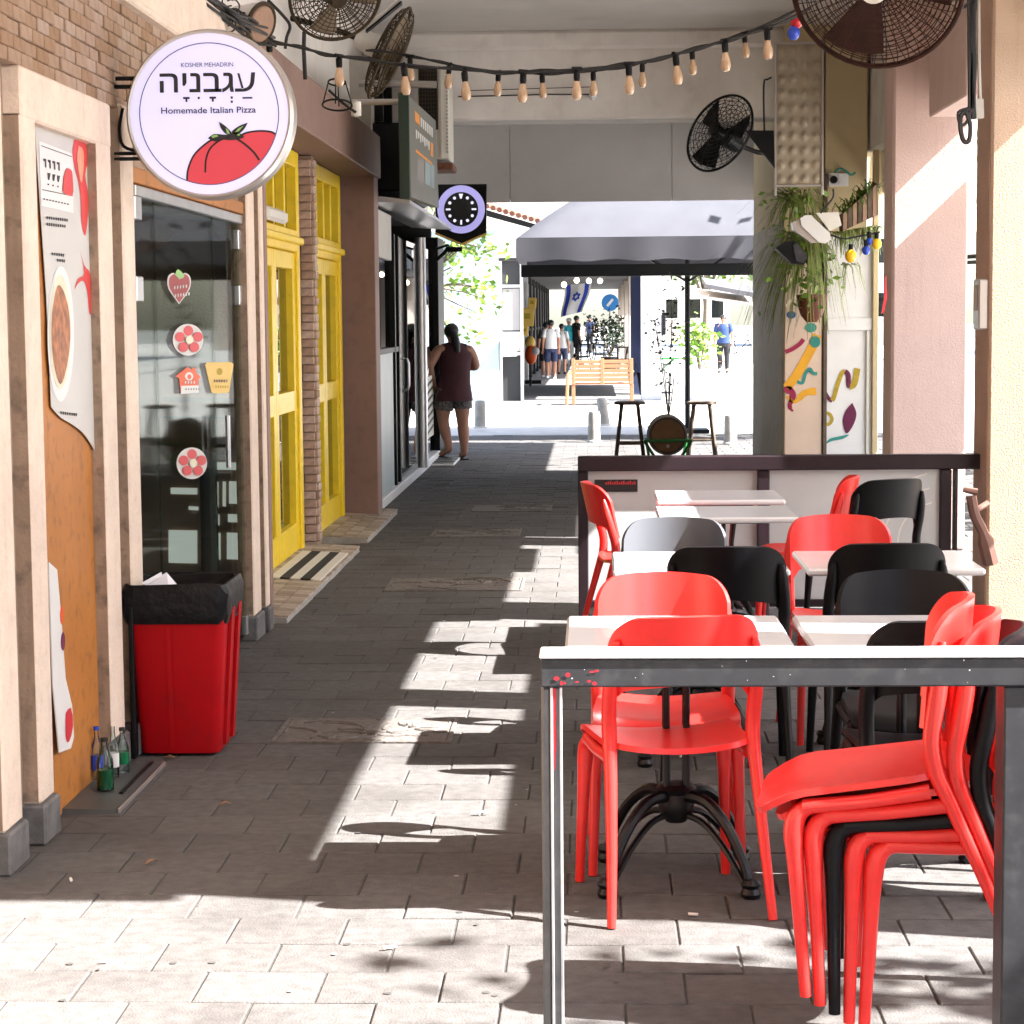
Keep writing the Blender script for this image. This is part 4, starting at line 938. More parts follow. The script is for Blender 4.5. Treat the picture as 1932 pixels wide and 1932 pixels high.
# ================================================================== FANS, LIGHTS, CABLES
def fan(loc, axis, rad, wire, label, bladem, motorm, mount, nring=11, nrad=28, hubcap=None, wr=.0022, depth=.07):
    """wall fan; axis points out of the front guard"""
    ax = V(axis).normalized(); c = V(loc); t = thing('wall_fan', label, 'fan', c, 'wall fans under the ceiling')
    a = ax.orthogonal().normalized(); bb = ax.cross(a); b = MB()
    def prof(r, s): return s*depth*math.sqrt(max(0, 1-(r/rad)**2.6))
    for s in (1, -1):
        for k in range(2, nring): b.ring(c+ax*prof(rad*k/nring, s), ax, rad*k/nring, wr, 36, 3)
        for k in range(nrad):
            d = a*math.cos(2*math.pi*k/nrad)+bb*math.sin(2*math.pi*k/nrad)
            b.tube([c+d*rad*f_+ax*prof(rad*f_, s) for f_ in (.16, .45, .75, .92, 1)], wr, 3, cap=False)
    b.build('guard', wire, t, ang=80)
    MB().ring(c, ax, rad, .011, 48, 6).build('rim', wire, t)
    for k in range(3):
        an0 = 2*math.pi*k/3+.4
        def bl(u, v):
            r = rad*(.16+.72*u); an = an0+(v-.5)*(.95-.1*u); d = a*math.cos(an)+bb*math.sin(an); return c+d*r+ax*((v-.5)*-.07)
        MB().surf(bl, 5, 6, .003).build('blade', bladem, t)
    MB().lathe([(0, -.02), (.05, -.02), (.055, .02), (.045, .05), (0, .055)], c, ax, 16).build('hub', bladem, t)
    MB().lathe([(0, depth), (rad*.17, depth), (rad*.16, depth+.012), (0, depth+.016)], c, ax, 20).build('badge', hubcap or wire, t)
    MB().lathe([(0, -.25), (.055, -.25), (.075, -.22), (.08, -depth), (0, -depth)], c, ax, 18).build('motor', motorm, t)
    if mount is not None:
        MB().tube([c-ax*.2, c-ax*.25+(V(mount)-c)*.25, V(mount)], .02, 8).build('arm', m_black, t)
    return t
fp = at(1655, -32, 1, 8.2)
fan(fp, (-.28, -.86, -.42), .325, m_fanr, 'large rusty fan hanging at the top right corner', m_fanr, m_fanr, (2.3, 8.6, 3.2), 17, 44, m_offw, .0022, .08)
fp = at(1358, 251, 1, 17.6)
fan(fp, (-.62, -.62, .35), .335, m_black, 'black fan fixed beside the mural column', m_black, m_black, (1.69, 18.4, 3.0), 10, 26, None, .003)
fp = at(633, -8, 1, 13.3)
fan(fp, (.35, -.80, -.52), .29, m_fan, 'dusty brown fan at the top edge facing the viewer', m_fanb, m_fan, (-2.05, 13.8, 3.75), 11, 30, None, .0034)
fp = at(735, 100, 1, 14.6)
fan(fp, (.86, .02, -.42), .33, m_fan, 'dusty fan seen edge on with a cream motor', m_fanb, m_offw, (-2.05, 14.6, 3.7), 11, 30, None, .0034, .085)
b = MB().poly([tuple(at(x, y, 1, 17.9)) for x, y in ((1405, 246), (1460, 246), (1462, 318))], ex=(0, .03, 0)); b.top('bracket_plate', m_black, tuple(at(1440, 270, 1, 17.9)), 'black triangular bracket carrying the black fan', 'bracket', smooth=False)
MB().box(1.52, 1.70, 18.4, 18.8, 3.06, 3.22, .006).top('junction_box', m_brown, (1.6, 18.6, 3.1), 'small brown box above the black triangular bracket', 'box')

def bulb_meshes():
    g = MB().lathe([(0, 0), (.018, .003), (.027, .022), (.03, .042), (.024, .07), (.0155, .105), (.0145, .115), (0, .115)], n=14); a = g.mesh('bulb', m_amber)
    g = MB().lathe([(.0, .108), (.0165, .108), (.0195, .125), (.0195, .16), (.012, .17), (.012, .178), (0, .178)], n=12); g.tube([(-.03, 0, .178), (.03, 0, .178)], .012, 6); c = g.mesh('socket', m_black)
    return a, c
bm_, sm_ = bulb_meshes()
def string_lights(px_pts, Yf, bulbs, label, sc=1):
    q = smooth2(px_pts, 6); P = [at(x, y, 1, Yf(x)) for x, y in q]
    t = thing('string_lights', label, 'string lights', P[0], 'strings of bulbs across the walkway')
    b = MB().tube(P, .0075, 6); P2 = [p+V((0, .01, .012*math.sin(i*.7))) for i, p in enumerate(P)]; b.tube(P2, .005, 5); b.build('cable', m_cable, t)
    for (px, py) in bulbs:
        p = at(px, py, 1, Yf(px)); k = sc
        # (px,py) is the cable point above the bulb
        rot = (random.gauss(0, .05), random.gauss(0, .05), random.random()*6)
        place('bulb', bm_, t, p-V((0, 0, .178*k)), rot, (k,)*3); place('socket', sm_, t, p-V((0, 0, .178*k)), rot, (k,)*3)
    return t
f1 = [(440, 55), (510, 76), (575, 92), (640, 106), (766, 122), (880, 132), (985, 136), (1088, 131), (1188, 121), (1280, 101), (1370, 76), (1450, 52), (1530, 15)]
string_lights(f1, lambda x: 11.2+.0*x, [(508, 76), (640, 105), (766, 121), (880, 131), (985, 135), (1088, 130), (1188, 120), (1280, 101), (1370, 76), (1450, 53)], 'nearer string of amber bulbs sagging across the walkway', .9)
f2 = [(690, 95), (766, 103), (845, 121), (938, 135), (1025, 138), (1120, 134), (1212, 118), (1308, 94), (1408, 62), (1505, 18)]
string_lights(f2, lambda x: 14.2, [(775, 106), (845, 121), (938, 135), (1025, 138), (1120, 134), (1212, 118), (1308, 94), (1408, 62)], 'farther string of smaller amber bulbs sagging across the walkway', .92)
for (px, py, mt_, lb) in ((1503, 40, m_bulbr, 'small red bulb at the right end of the string lights'), (1497, 62, m_bulbb, 'small blue bulb at the right end of the string lights')):
    p = at(px, py, 1, 11.3); q = MB().ball(p, .034, 12, (1, 1, 1.15)); q.top('coloured_bulb', mt_, p, lb, 'bulb')
# lamp housings and wires at the upper left
p = at(492, 45, 1, 10.6); t = thing('flood_lamp', 'brown rimmed flood lamp at the upper left beside loose wires', 'lamp', p)
MB().lathe([(0, -.20), (.03, -.2), (.05, -.17), (.10, -.03), (.105, 0), (.095, .005), (.09, -.01), (0, -.012)], p, (.82, -.45, -.3), 20).build('shade', m_rim, t)
MB().lathe([(0, .004), (.092, .004), (.085, .012), (0, .016)], p, (.82, -.45, -.3), 24).build('lens', m_brown, t)
MB().ring(p, (.82, -.45, -.3), .1, .012, 28, 6).build('rim', m_fan, t)
p = at(636, 185, 1, 12.4); t = thing('cage_lamp', 'round wire ring lamp hanging above the mauve lintel', 'lamp', p)
b = MB().ring(p+V((0, 0, -.04)), (0, .3, 1), .085, .006, 28, 5); b.ring(p+V((0, 0, .09)), (0, .3, 1), .05, .006, 24, 5)
for k in range(4): b.tube([p+V((.085*math.cos(k*1.57), .085*math.sin(k*1.57), -.04)), p+V((.05*math.cos(k*1.57), .05*math.sin(k*1.57), .09))], .004, 5)
b.build('cage', m_black, t)
MB().lathe([(0, -.02), (.03, -.01), (.03, .07), (0, .08)], at(672, 215, 1, 12.6), n=14).build('socket', m_offw, t)
MB().tube([tuple(at(x, y, 1, 12.5)) for x, y in ((620, 170), (642, 190), (660, 205), (672, 212))], .008, 6).build('cable', m_cable, t)
rr = random.Random(11); b = MB()
for k in range(13):
    q = []; x, y = 335+rr.random()*30, -12
    for j in range(6): q.append(tuple(at(x, y, 1, 9.4+.25*j+rr.random()*.3))); x += 26+rr.random()*12; y += 12+rr.uniform(-9, 14)
    b.tube(smooth2(q, 3), .004+.006*rr.random(), 5)
for k in range(16):
    q = []; x, y = 395+rr.random()*45, rr.random()*40; a = rr.random()*6.28
    for j in range(9): q.append(tuple(at(x, y, 1, 10.2+rr.random()*.1))); x += 8*math.cos(a); y += 7*math.sin(a); a += rr.uniform(.4, .9)
    b.tube(smooth2(q, 3), .004, 5)
b.top('wire_bundle', m_cable, tuple(at(400, 30, 1, 9.8)), 'tangled bundle of black wires at the upper left', 'wires')
MB().tube([tuple(at(x, y, 1, 12.3)) for x, y in ((574, 60), (573, 95), (576, 150))], .012, 6).top('hanging_cable', m_cable, tuple(at(574, 80, 1, 12.3)), 'thick black cable dropping behind the string lights', 'cable')
MB().tube(smooth2([tuple(at(x, y, 1, 11.9)) for x, y in ((505, 0), (530, 25), (547, 48), (541, 70), (538, 92))], 4), .009, 6).top('hanging_cable', m_cable, tuple(at(530, 30, 1, 11.9)), 'thin black cable looping down beside the flood lamp', 'cable')
tl = thing('tube_light', 'thin strip light slanting behind the dusty fan at the top', 'lamp', tuple(at(715, 25, 1, 14.2)))
b = MB().poly([tuple(at(x, y, 1, 14.2)) for x, y in ((688, 48), (752, -4), (756, 2), (692, 57))], ex=(0, .08, 0)); b.build('housing', m_offw, tl, smooth=False)
b = MB().poly([tuple(at(x, y, 1, 14.18)) for x, y in ((690, 60), (690, 56), (757, 1), (757, 6))], ex=(0, .08, 0)); b.build('edge_strip', m_black, tl, smooth=False)

# air conditioner, signs over the glass shop
ac = thing('air_conditioner', 'air conditioner unit with black grille hung below the beam on the left', 'air conditioner', (-1.65, 18.6, 3.8))
a_, c_ = at(787, 125, 1, 18.4), at(848, 300, 1, 18.4)
MB().box(a_.x, c_.x, 18.4, 18.98, c_.z, a_.z, .01).build('casing', m_offw, ac)
x1 = at(826, 200, 1, 18.4).x
MB().box(a_.x+.01, x1, 18.385, 18.4, c_.z+.25, a_.z-.01).build('grille', m_black, ac)
b = MB()
for k in range(7): x = a_.x+.02+k*(x1-a_.x-.03)/6; b.box(x-.0025, x+.0025, 18.378, 18.384, c_.z+.25, a_.z-.02)
for k in range(16): z = c_.z+.27+k*.034; b.box(a_.x+.015, x1-.005, 18.372, 18.377, z-.0025, z+.0025)
b.build('grille_wire', m_fan, ac)
b = MB()
for k in range(22): z = c_.z+.05+k*.032; b.box(x1+.07, c_.x-.008, 18.38, 18.399, z, z+.016)
b.build('side_slot', m_peel, ac)
MB().box(x1+.01, x1+.03, 18.385, 18.4, c_.z, a_.z).build('casing_seam', m_peel, ac)
MB().box(x1-.05, c_.x+.03, 18.38, 18.9, c_.z-.09, c_.z-.03, .01).build('bracket', m_rust, ac)
SX = -1.31
sb = thing('hanging_sign', 'grey green sign board with orange and white blocks facing across the walkway', 'sign', (SX, 16.5, 3.0))
def sgn(pts, lay): return [(SX+.002*lay, *onX(x, y, SX)) for x, y in pts]
brd = [(771, 181), (822, 228), (828, 392), (776, 372)]
MB().poly(sgn(brd, 0), ex=(-.06, 0, 0)).build('board', m_olive, sb, smooth=False)
yb = onX(771, 181, SX)[0]; z0, z1 = onX(776, 372, SX)[1], onX(771, 181, SX)[1]
MB().box(SX-.07, SX+.006, yb-.06, yb-.004, z0-.02, z1+.02, .004).build('edge_frame', m_green, sb)
b = MB(); b.poly(sgn([(782, 208), (791, 218), (792, 238), (783, 228)], 1)); b.poly(sgn([(812, 268), (817, 271), (817, 297), (812, 294)], 1)); b.poly(sgn([(784, 281), (815, 307), (815, 312), (784, 287)], 1)); b.build('orange_block', m_oran, sb, smooth=False)
b = MB()
for k in range(6): x = 793+k*4; y = 221+k*3.7; b.poly(sgn([(x, y), (x+3, y+2.6), (x+3, y+20), (x+.6, y+17.6)], 1))
for k in range(7): x = 784+k*3.9; y = 244+k*3.5; b.poly(sgn([(x, y), (x+2.9, y+2.6), (x+2.6, y+19-(k % 2)*5), (x+.7, y+16.8-(k % 2)*4)], 1))
b.build('sign_lettering', m_postw, sb, smooth=False)
MB().tube([(-2.05, yb+.1, z1-.03), (SX-.03, yb+.1, z1-.03)], .022, 8).build('bracket', m_rim, sb)
b = MB(); b.poly(sgn([(802, 301), (812, 308), (812, 352), (802, 346)], 1)); b.poly(sgn([(813, 309), (819, 313), (819, 356), (813, 353)], 1)); b.build('pale_sheet', m_farb, sb, smooth=False)
MB().poly(sgn([(786, 300), (800, 303), (800, 345), (786, 340)], 1)).build('grey_sheet', m_grey, sb, smooth=False)
ls = thing('clock_sign', 'black shield shaped sign with a glowing lavender ring and clock marks', 'sign', (-1.5, 23.8, 2.9))
LY = 23.8
pts = [(823, 348), (918, 347), (917, 441), (871, 461), (821, 440)]
MB().poly(onY(pts, LY), ex=(0, .12, 0)).build('board', m_black, ls, smooth=False)
cc = at(870, 395, 1, LY); r1 = abs(at(915, 395, 1, LY).x-cc.x)
MB().lathe([(r1*.72, 0), (r1*.74, -.012), (r1*.95, -.012), (r1, 0), (r1*.72, .001)], cc-V((0, .003, 0)), (0, -1, 0), 48).build('ring', m_ledring, ls)
MB().lathe([(0, .008), (r1*.715, .008), (r1*.72, 0), (0, 0)], cc-V((0, .003, 0)), (0, -1, 0), 40).build('dial', m_ink, ls)
m_mark = M('lit mark', (.8, .8, 1), .4, emit=.12)
for k in range(12):
    b = MB(); a = R(30*k); p = cc+V((r1*.54*math.sin(a), -.0135, r1*.54*math.cos(a)))
    if k % 3 == 0:
        if k == 0: b.poly([p+V((-.024, 0, .028)), p+V((.024, 0, .028)), p+V((.008, 0, -.026)), p+V((-.008, 0, -.026))])
        else:
            hx, hz = (.026, .01) if k in (3, 9) else (.01, .026); b.poly([p+V((-hx, 0, -hz)), p+V((hx, 0, -hz)), p+V((hx, 0, hz)), p+V((-hx, 0, hz))])
    else: b.poly([(x, p.y, z) for x, z in circ(p.x, p.z, .0175, n=12)])
    b.build('hour_mark', m_mark, ls, smooth=False)
b = MB()
for (q0, q1) in (((821, 440), (871, 461)), ((871, 461), (917, 441))): b.tube([at(*q0, 1, LY-.005), at(*q1, 1, LY-.005)], .012, 6)
b.build('gold_edge', m_yel2, ls)
b = MB().tube([tuple(at(x, y, 1, 24.0)) for x, y in ((822, 492), (838, 478), (846, 466))], .022, 7); b.tube([tuple(at(x, y, 1, 24.0)) for x, y in ((822, 470), (846, 462), (848, 470))], .014, 6)
b.tube([tuple(at(x, y, 1, 24.0)) for x, y in ((845, 471), (872, 470))], [.035, .025], 8); b.top('lamp_arm', m_black, tuple(at(840, 475, 1, 24)), 'black lamp on a folding arm under the shield sign', 'lamp')

# right side fixtures --------------------------------------------------
dp = thing('dimpled_panel', 'beige dimpled panel hanging at the top of the mural column', 'panel', tuple(at(1507, 215, 1, 18.0)))
a_, c_ = at(1463, 82, 1, 18.0), at(1551, 350, 1, 18.0)
m_dimple = M('dimpled sheet', (.36, .3, .215), .6, var=.12, scale=8, dirt=.4, dscale=6, dcol=(.2, .15, .1))
def dimp(u, v):
    x = a_.x+(c_.x-a_.x)*u; z = c_.z+(a_.z-c_.z)*v; fx, fz = (u*4) % 1-.5, (v*10) % 1-.5
    return (x, 18.0-.022*max(0, 1-(fx*fx+fz*fz*1.1)/.13), z)
MB().surf(dimp, 32, 80).build('sheet', m_dimple, dp, ang=80)
b = MB(); e = .012
for z in (a_.z, c_.z): b.tube([(a_.x-.01, 17.99, z), (c_.x+.01, 17.99, z)], e, 6)
for x in (a_.x, c_.x): b.tube([(x, 17.99, c_.z-.08), (x, 17.99, a_.z)], e, 6)
b.build('frame', m_rim, dp)
MB().tube(smooth2([tuple(at(x, y, 1, 17.95)) for x, y in ((1442, 250), (1441, 160), (1448, 150), (1456, 146))], 3), .008, 6).top('fan_cable', m_cable, tuple(at(1442, 200, 1, 17.95)), 'thin black cable rising from the black triangular bracket', 'cable')
fl = thing('floodlight', 'white floodlight on an arm above the black one beside the plants', 'floodlight', tuple(at(1535, 425, 1, 17.9)))
q = [(1510, 412), (1520, 406), (1530, 406), (1566, 440), (1568, 452), (1558, 459), (1545, 457), (1512, 426)]
MB().poly(onY(q, 17.8), ex=(0, .05, 0)).build('face', m_postw, fl, smooth=False)
q = [(1494, 420), (1512, 412), (1545, 457), (1530, 458), (1498, 434)]; MB().poly(onY(q, 17.84), ex=(0, .16, 0)).build('housing', m_rim, fl, smooth=False)
q = [(1540, 402), (1582, 400), (1588, 425), (1566, 436)]; MB().poly(onY(q, 17.9), ex=(0, .03, 0)).build('arm', m_offw, fl, smooth=False)
MB().tube(smooth2([tuple(at(x, y, 1, 17.9)) for x, y in ((1572, 356), (1572, 372), (1560, 388), (1548, 402))], 3), .008, 6).build('cable', m_cable, fl)
f2_ = thing('floodlight', 'black floodlight hanging below the white one beside the plants', 'floodlight', tuple(at(1495, 478, 1, 17.7)))
q = [(1464, 468), (1480, 456), (1502, 455), (1525, 485), (1518, 499), (1494, 497)]; MB().poly(onY(q, 17.7), ex=(0, .2, 0)).build('housing', m_black, f2_, smooth=False)
q = [(1496, 462), (1504, 458), (1524, 486), (1517, 496), (1502, 492)]; MB().poly(onY(q, 17.685), ex=(0, .01, 0)).build('lens', m_steel, f2_, smooth=False)
so = thing('wall_socket', 'double white wall socket on the cream wall above the planter', 'socket', tuple(at(1580, 338, 1, 19.0)))
for cx in (1573, 1592): MB().poly(onY([(cx-9, 327), (cx+9, 327), (cx+9, 351), (cx-9, 351)], 18.99), ex=(0, .04, 0)).build('socket_plate', m_wht, so, smooth=False)
MB().lathe([(0, 0), (.035, 0), (.03, .03), (0, .03)], at(1573, 339, 1, 18.99), (0, -1, 0), 14).build('plug', m_black, so)
MB().tube(smooth2([tuple(at(x, y, 1, 18.97)) for x, y in ((1575, 326), (1585, 318), (1598, 324), (1606, 330), (1614, 325))], 4), .009, 6).top('green_cable', m_teal, tuple(at(1595, 322, 1, 18.97)), 'short green cable above the wall socket', 'cable')

def leaves(b, rr, n, pos, size):
    for k in range(n):
        p = V(pos(rr)); d = V((rr.gauss(0, 1), rr.gauss(0, 1), rr.gauss(0, .6))).normalized(); s = d.orthogonal().normalized(); a = rr.random()*6.28; s = (s*math.cos(a)+d.cross(s)*math.sin(a)); L_ = size*rr.uniform(.6, 1.3)
        q = [p, p+d*L_*.5+s*L_*.28, p+d*L_, p+d*L_*.5-s*L_*.28]; b.b.faces.new([b.b.verts.new(x) for x in q])
def strands(b, c, n, L, spread, rr, wd=.006, up=.1, droop=1.0, dirx=None):
    for k in range(n):
        a = rr.random()*6.28; s = spread*rr.uniform(.3, 1); ln = L*rr.uniform(.45, 1); u0 = up*rr.uniform(.2, 1.2)
        d = V((math.cos(a)*s+(dirx or 0)*rr.random(), math.sin(a)*s*.6, 0)); p = V(c)+V((rr.gauss(0, .03), rr.gauss(0, .03), 0)); q = []
        for j in range(6):
            t = j/5; q.append(p+d*t**.7+V((rr.gauss(0, .006), 0, u0*math.sin(min(1, t*1.8)*math.pi*.5)-ln*droop*max(0, t-.15)**1.4)))
        sd = V((-d.y, d.x, 0)); sd = sd.normalized() if sd.length > 1e-6 else V((1, 0, 0)); sd = (sd+V((.5, 0, .3))).normalized()
        L_, R_ = [], []
        for j, x in enumerate(q): w_ = wd*(1-.75*j/5); L_.append(b.b.verts.new(x+sd*w_)); R_.append(b.b.verts.new(x-sd*w_))
        for j in range(5): b.b.faces.new((L_[j], L_[j+1], R_[j+1], R_[j]))
def potplant(px, py, Y, pot_pts, label, n, L, spread, up, dirx, seed, mat=None, wd=.006):
    c = at(px, py, 1, Y); t = thing('hanging_plant', label, 'potted plant', c, 'trailing plants on the mural column')
    if pot_pts: 
        ctr = at(sum(p[0] for p in pot_pts)/len(pot_pts), sum(p[1] for p in pot_pts)/len(pot_pts), 1, Y)
        top_ = at(*pot_pts[0], 1, Y); w_ = abs(at(*pot_pts[1], 1, Y).x-top_.x)/2; h_ = abs(at(*pot_pts[2], 1, Y).z-top_.z)
        cx = (top_.x+at(*pot_pts[1], 1, Y).x)/2
        MB().lathe([(0, -h_), (w_*.35, -h_), (w_*.72, -h_*.75), (w_*.93, -h_*.4), (w_*.99, -.02), (w_*1.05, -.015), (w_*1.05, .01), (w_*.9, .01), (w_*.85, -.03), (0, -.03)], (cx, Y, top_.z), n=20, sy=.8).build('pot', m_terra, t)
    rr = random.Random(seed); b = MB(); strands(b, c, n, L, spread, rr, wd, up, 1, dirx); b.build('foliage', mat or m_leafy, t, ang=80)
    if n > 50:
        b = MB(); leaves(b, rr, int(n*.7), lambda r: c+V((r.gauss(-.08, .13), r.gauss(-.05, .07), r.gauss(-.12, .2))), .075); b.build('leaves', m_leafl, t, smooth=False)
potplant(1530, 460, 18.5, [(1512, 456), (1550, 456), (1535, 500)], 'dry grassy plant spilling from the pot behind the floodlights', 240, 1.15, .46, .2, -.34, 3, None, .0085)
potplant(1512, 385, 18.6, None, 'dry grassy tuft growing under the dimpled panel', 120, .5, .42, .18, -.3, 8, None, .0085)
potplant(1537, 562, 18.6, [(1503, 558), (1560, 558), (1535, 608)], 'nearly bare terracotta half pot low on the mural column', 12, .5, .2, .1, -.2, 4)
plb = thing('planter_box', 'brown wooden planter box with greenery high by the pink pillar', 'planter', tuple(at(1620, 390, 1, 18.5)))
q = [(1588, 405), (1655, 345), (1657, 405), (1590, 436)]
b = MB().poly(onY(q, 18.45), ex=(0, .25, 0)); b.build('box', m_wooddk, plb, smooth=False)
for k in range(7):
    x0 = 1591+k*9.3; MB().poly(onY([(x0, 403-k*8.2), (x0+7, 397-k*8.2), (x0+7, 432-k*4.2), (x0, 435-k*4.2)], 18.44), ex=(0, .012, 0)).build('slat', m_wooddk if k % 2 else m_brown, plb, smooth=False)
rr = random.Random(6); b = MB()
for k in range(6): strands(b, at(1595+k*10, 400-k*9, 1, 18.5), 26, .22, .14, rr, .008, .10, 1)
b.build('foliage', m_leaf, plb, ang=80)
b = MB(); rr = random.Random(16)
for k in range(7): strands(b, at(1582+k*12, 440-k*2, 1, 18.55), 22, .32, .1, rr, .008, .03, 1)
strands(b, at(1600, 500, 1, 18.6), 22, .45, .16, rr, .008, .05, 1)
b.build('trailing_leaves', m_leafy, plb, ang=80)
for (px, py, mt_, lb, r_) in ((1605, 483, m_bulby, 'yellow round bulb hanging below the planter box', .05), (1634, 472, m_bulbb, 'blue bulb hanging below the planter box', .036), (1640, 455, m_bulbb, 'smaller blue bulb just above the other blue bulb', .03), (1654, 460, m_bulby, 'orange yellow bulb at the edge of the pink pillar', .042)):
    p = at(px, py, 1, 18.3); t = thing('coloured_bulb', lb, 'bulb', p)
    MB().ball(p, r_, 14, (1, 1, 1.15)).build('glass', mt_, t); MB().lathe([(0, r_*.9), (.02, r_*.9), (.02, r_+.05), (0, r_+.05)], p, n=10).build('socket', m_black, t)
MB().tube(smooth2([tuple(at(x, y, 1, 18.3)) for x, y in ((1560, 440), (1590, 450), (1620, 446), (1660, 438))], 4), .008, 6).top('bulb_wire', m_cable, tuple(at(1600, 448, 1, 18.3)), 'wire carrying the coloured bulbs under the planter box', 'wire')
b = MB().poly([tuple(at(x, y, 1, 14.93)) for x, y in ((1672, 520), (1674, 560), (1668, 590), (1663, 592), (1668, 560), (1670, 522))], ex=(0, .004, 0)); b.top('red_strap', m_redst, tuple(at(1668, 560, 1, 14.93)), 'dull red strap on the left edge of the pink pillar', 'strap', smooth=False)
# cables and boxes on the beige pillar
b = MB(); rr = random.Random(5)
for k in range(5):
    x0 = 1828+k*2.6; b.tube(smooth2([tuple(at(x0+rr.uniform(-2, 2), y, 1, 11.2)) for y in (-10, 60, 120, 180, 225)], 3), .011, 6)
b.tube(smooth2([tuple(at(x, y, 1, 11.15)) for x, y in ((1828, 205), (1812, 222), (1816, 262), (1828, 266), (1830, 232), (1820, 206))], 4), .012, 6)
b.tube(smooth2([tuple(at(x, y, 1, 11.15)) for x, y in ((1826, 205), (1808, 212), (1812, 235), (1824, 230), (1832, 205))], 4), .008, 6)
b.top('cable_bundle', m_cable, tuple(at(1833, 120, 1, 11.2)), 'thick black cable bundle running down the beige pillar', 'cables')
MB().tube([tuple(at(x, y, 1, 11.22)) for x, y in ((1846, -5), (1847, 120), (1849, 190))], .009, 6).top('conduit', m_peel, tuple(at(1847, 100, 1, 11.22)), 'thin beige conduit beside the black cable bundle', 'conduit')
MB().poly(onY([(1836, 186), (1856, 186), (1857, 222), (1837, 222)], 11.2), ex=(0, .06, 0)).top('junction_box', m_peel, tuple(at(1846, 204, 1, 11.2)), 'small beige box at the foot of the conduit on the beige pillar', 'box', smooth=False)
t = thing('switch_box', 'flat grey switch box on the left face of the beige pillar', 'box', (2.05, 11.4, 1.8))
a_, c_ = at(1836, 528, 0, 2.05), at(1853, 622, 0, 2.05)
MB().box(2.03, 2.083, c_.y, a_.y-.12, c_.z, a_.z, .008).build('casing', m_rim, t); MB().box(2.024, 2.03, c_.y+.03, a_.y-.16, c_.z+.1, a_.z-.03, .002).build('cover', m_peel, t)
MB().tube(smooth2([tuple(at(x, y, 1, 11.2)) for x, y in ((1800, 20), (1820, 12), (1832, 2))], 3), .01, 6).top('fan_cable', m_cable, tuple(at(1815, 12, 1, 11.2)), 'short black cable from the rusty fan to the beige pillar', 'cable')

# ================================================================== PEOPLE
def skin_mesh(name, joints, edges, root, mat, parent, sub=2):
    """joints {name:(x,y,z,r[,ry])}; one continuous skinned surface"""
    keys = list(joints); me = bpy.data.meshes.new(name)
    me.from_pydata([joints[k][:3] for k in keys], [(keys.index(a), keys.index(c)) for a, c in edges], [])
    o = bpy.data.objects.new('tmp', me); COL.objects.link(o)
    sm = o.modifiers.new('s', 'SKIN'); sm.use_smooth_shade = True; sm.branch_smoothing = .5
    sv = me.skin_vertices[0].data
    for i, k in enumerate(keys):
        j = joints[k]; sv[i].radius = (j[3]*1.18, (j[4] if len(j) > 4 else j[3])*1.18); sv[i].use_root = (k == root)
    ss = o.modifiers.new('u', 'SUBSURF'); ss.levels = sub; ss.render_levels = sub
    m2 = bpy.data.meshes.new_from_object(o.evaluated_get(bpy.context.evaluated_depsgraph_get()))
    bpy.data.objects.remove(o); bpy.data.meshes.remove(me)
    m2.name = name; m2.materials.clear(); m2.materials.append(mat); m2.shade_smooth()
    q = bpy.data.objects.new(name, m2); COL.objects.link(q); q.parent = parent; return q
def hand(J, E, s, wr, d, curl, k=1.0, side=(1, 0, 0)):
    d = V(d).normalized(); sd = V(side); nn = d.cross(sd).normalized(); w_ = V(wr); p = w_+d*.05*k
    J['palm'+s] = (*p, .026*k, .018*k); E.append(('wrist'+s, 'palm'+s))
    for i, (off, ln) in enumerate(((-.03, .07), (-.01, .08), (.01, .075), (.028, .06))):
        a = p+d*.045*k+sd*off*k; c = a+d*ln*.5*k+nn*curl*.02*k; e = c+(d*(1-curl*.5)+nn*curl)*ln*.5*k
        for q, pt, r in (('a', a, .0105), ('b', c, .009), ('c', e, .0075)): J[f'f{s}{i}{q}'] = (*pt, r*k)
        E += [('palm'+s, f'f{s}{i}a'), (f'f{s}{i}a', f'f{s}{i}b'), (f'f{s}{i}b', f'f{s}{i}c')]
    a = p-sd*.04*k+d*.0; e = a-sd*.02*k+d*.04*k
    J[f't{s}a'] = (*a, .011*k); J[f't{s}b'] = (*e, .009*k); E += [('palm'+s, f't{s}a'), (f't{s}a', f't{s}b')]
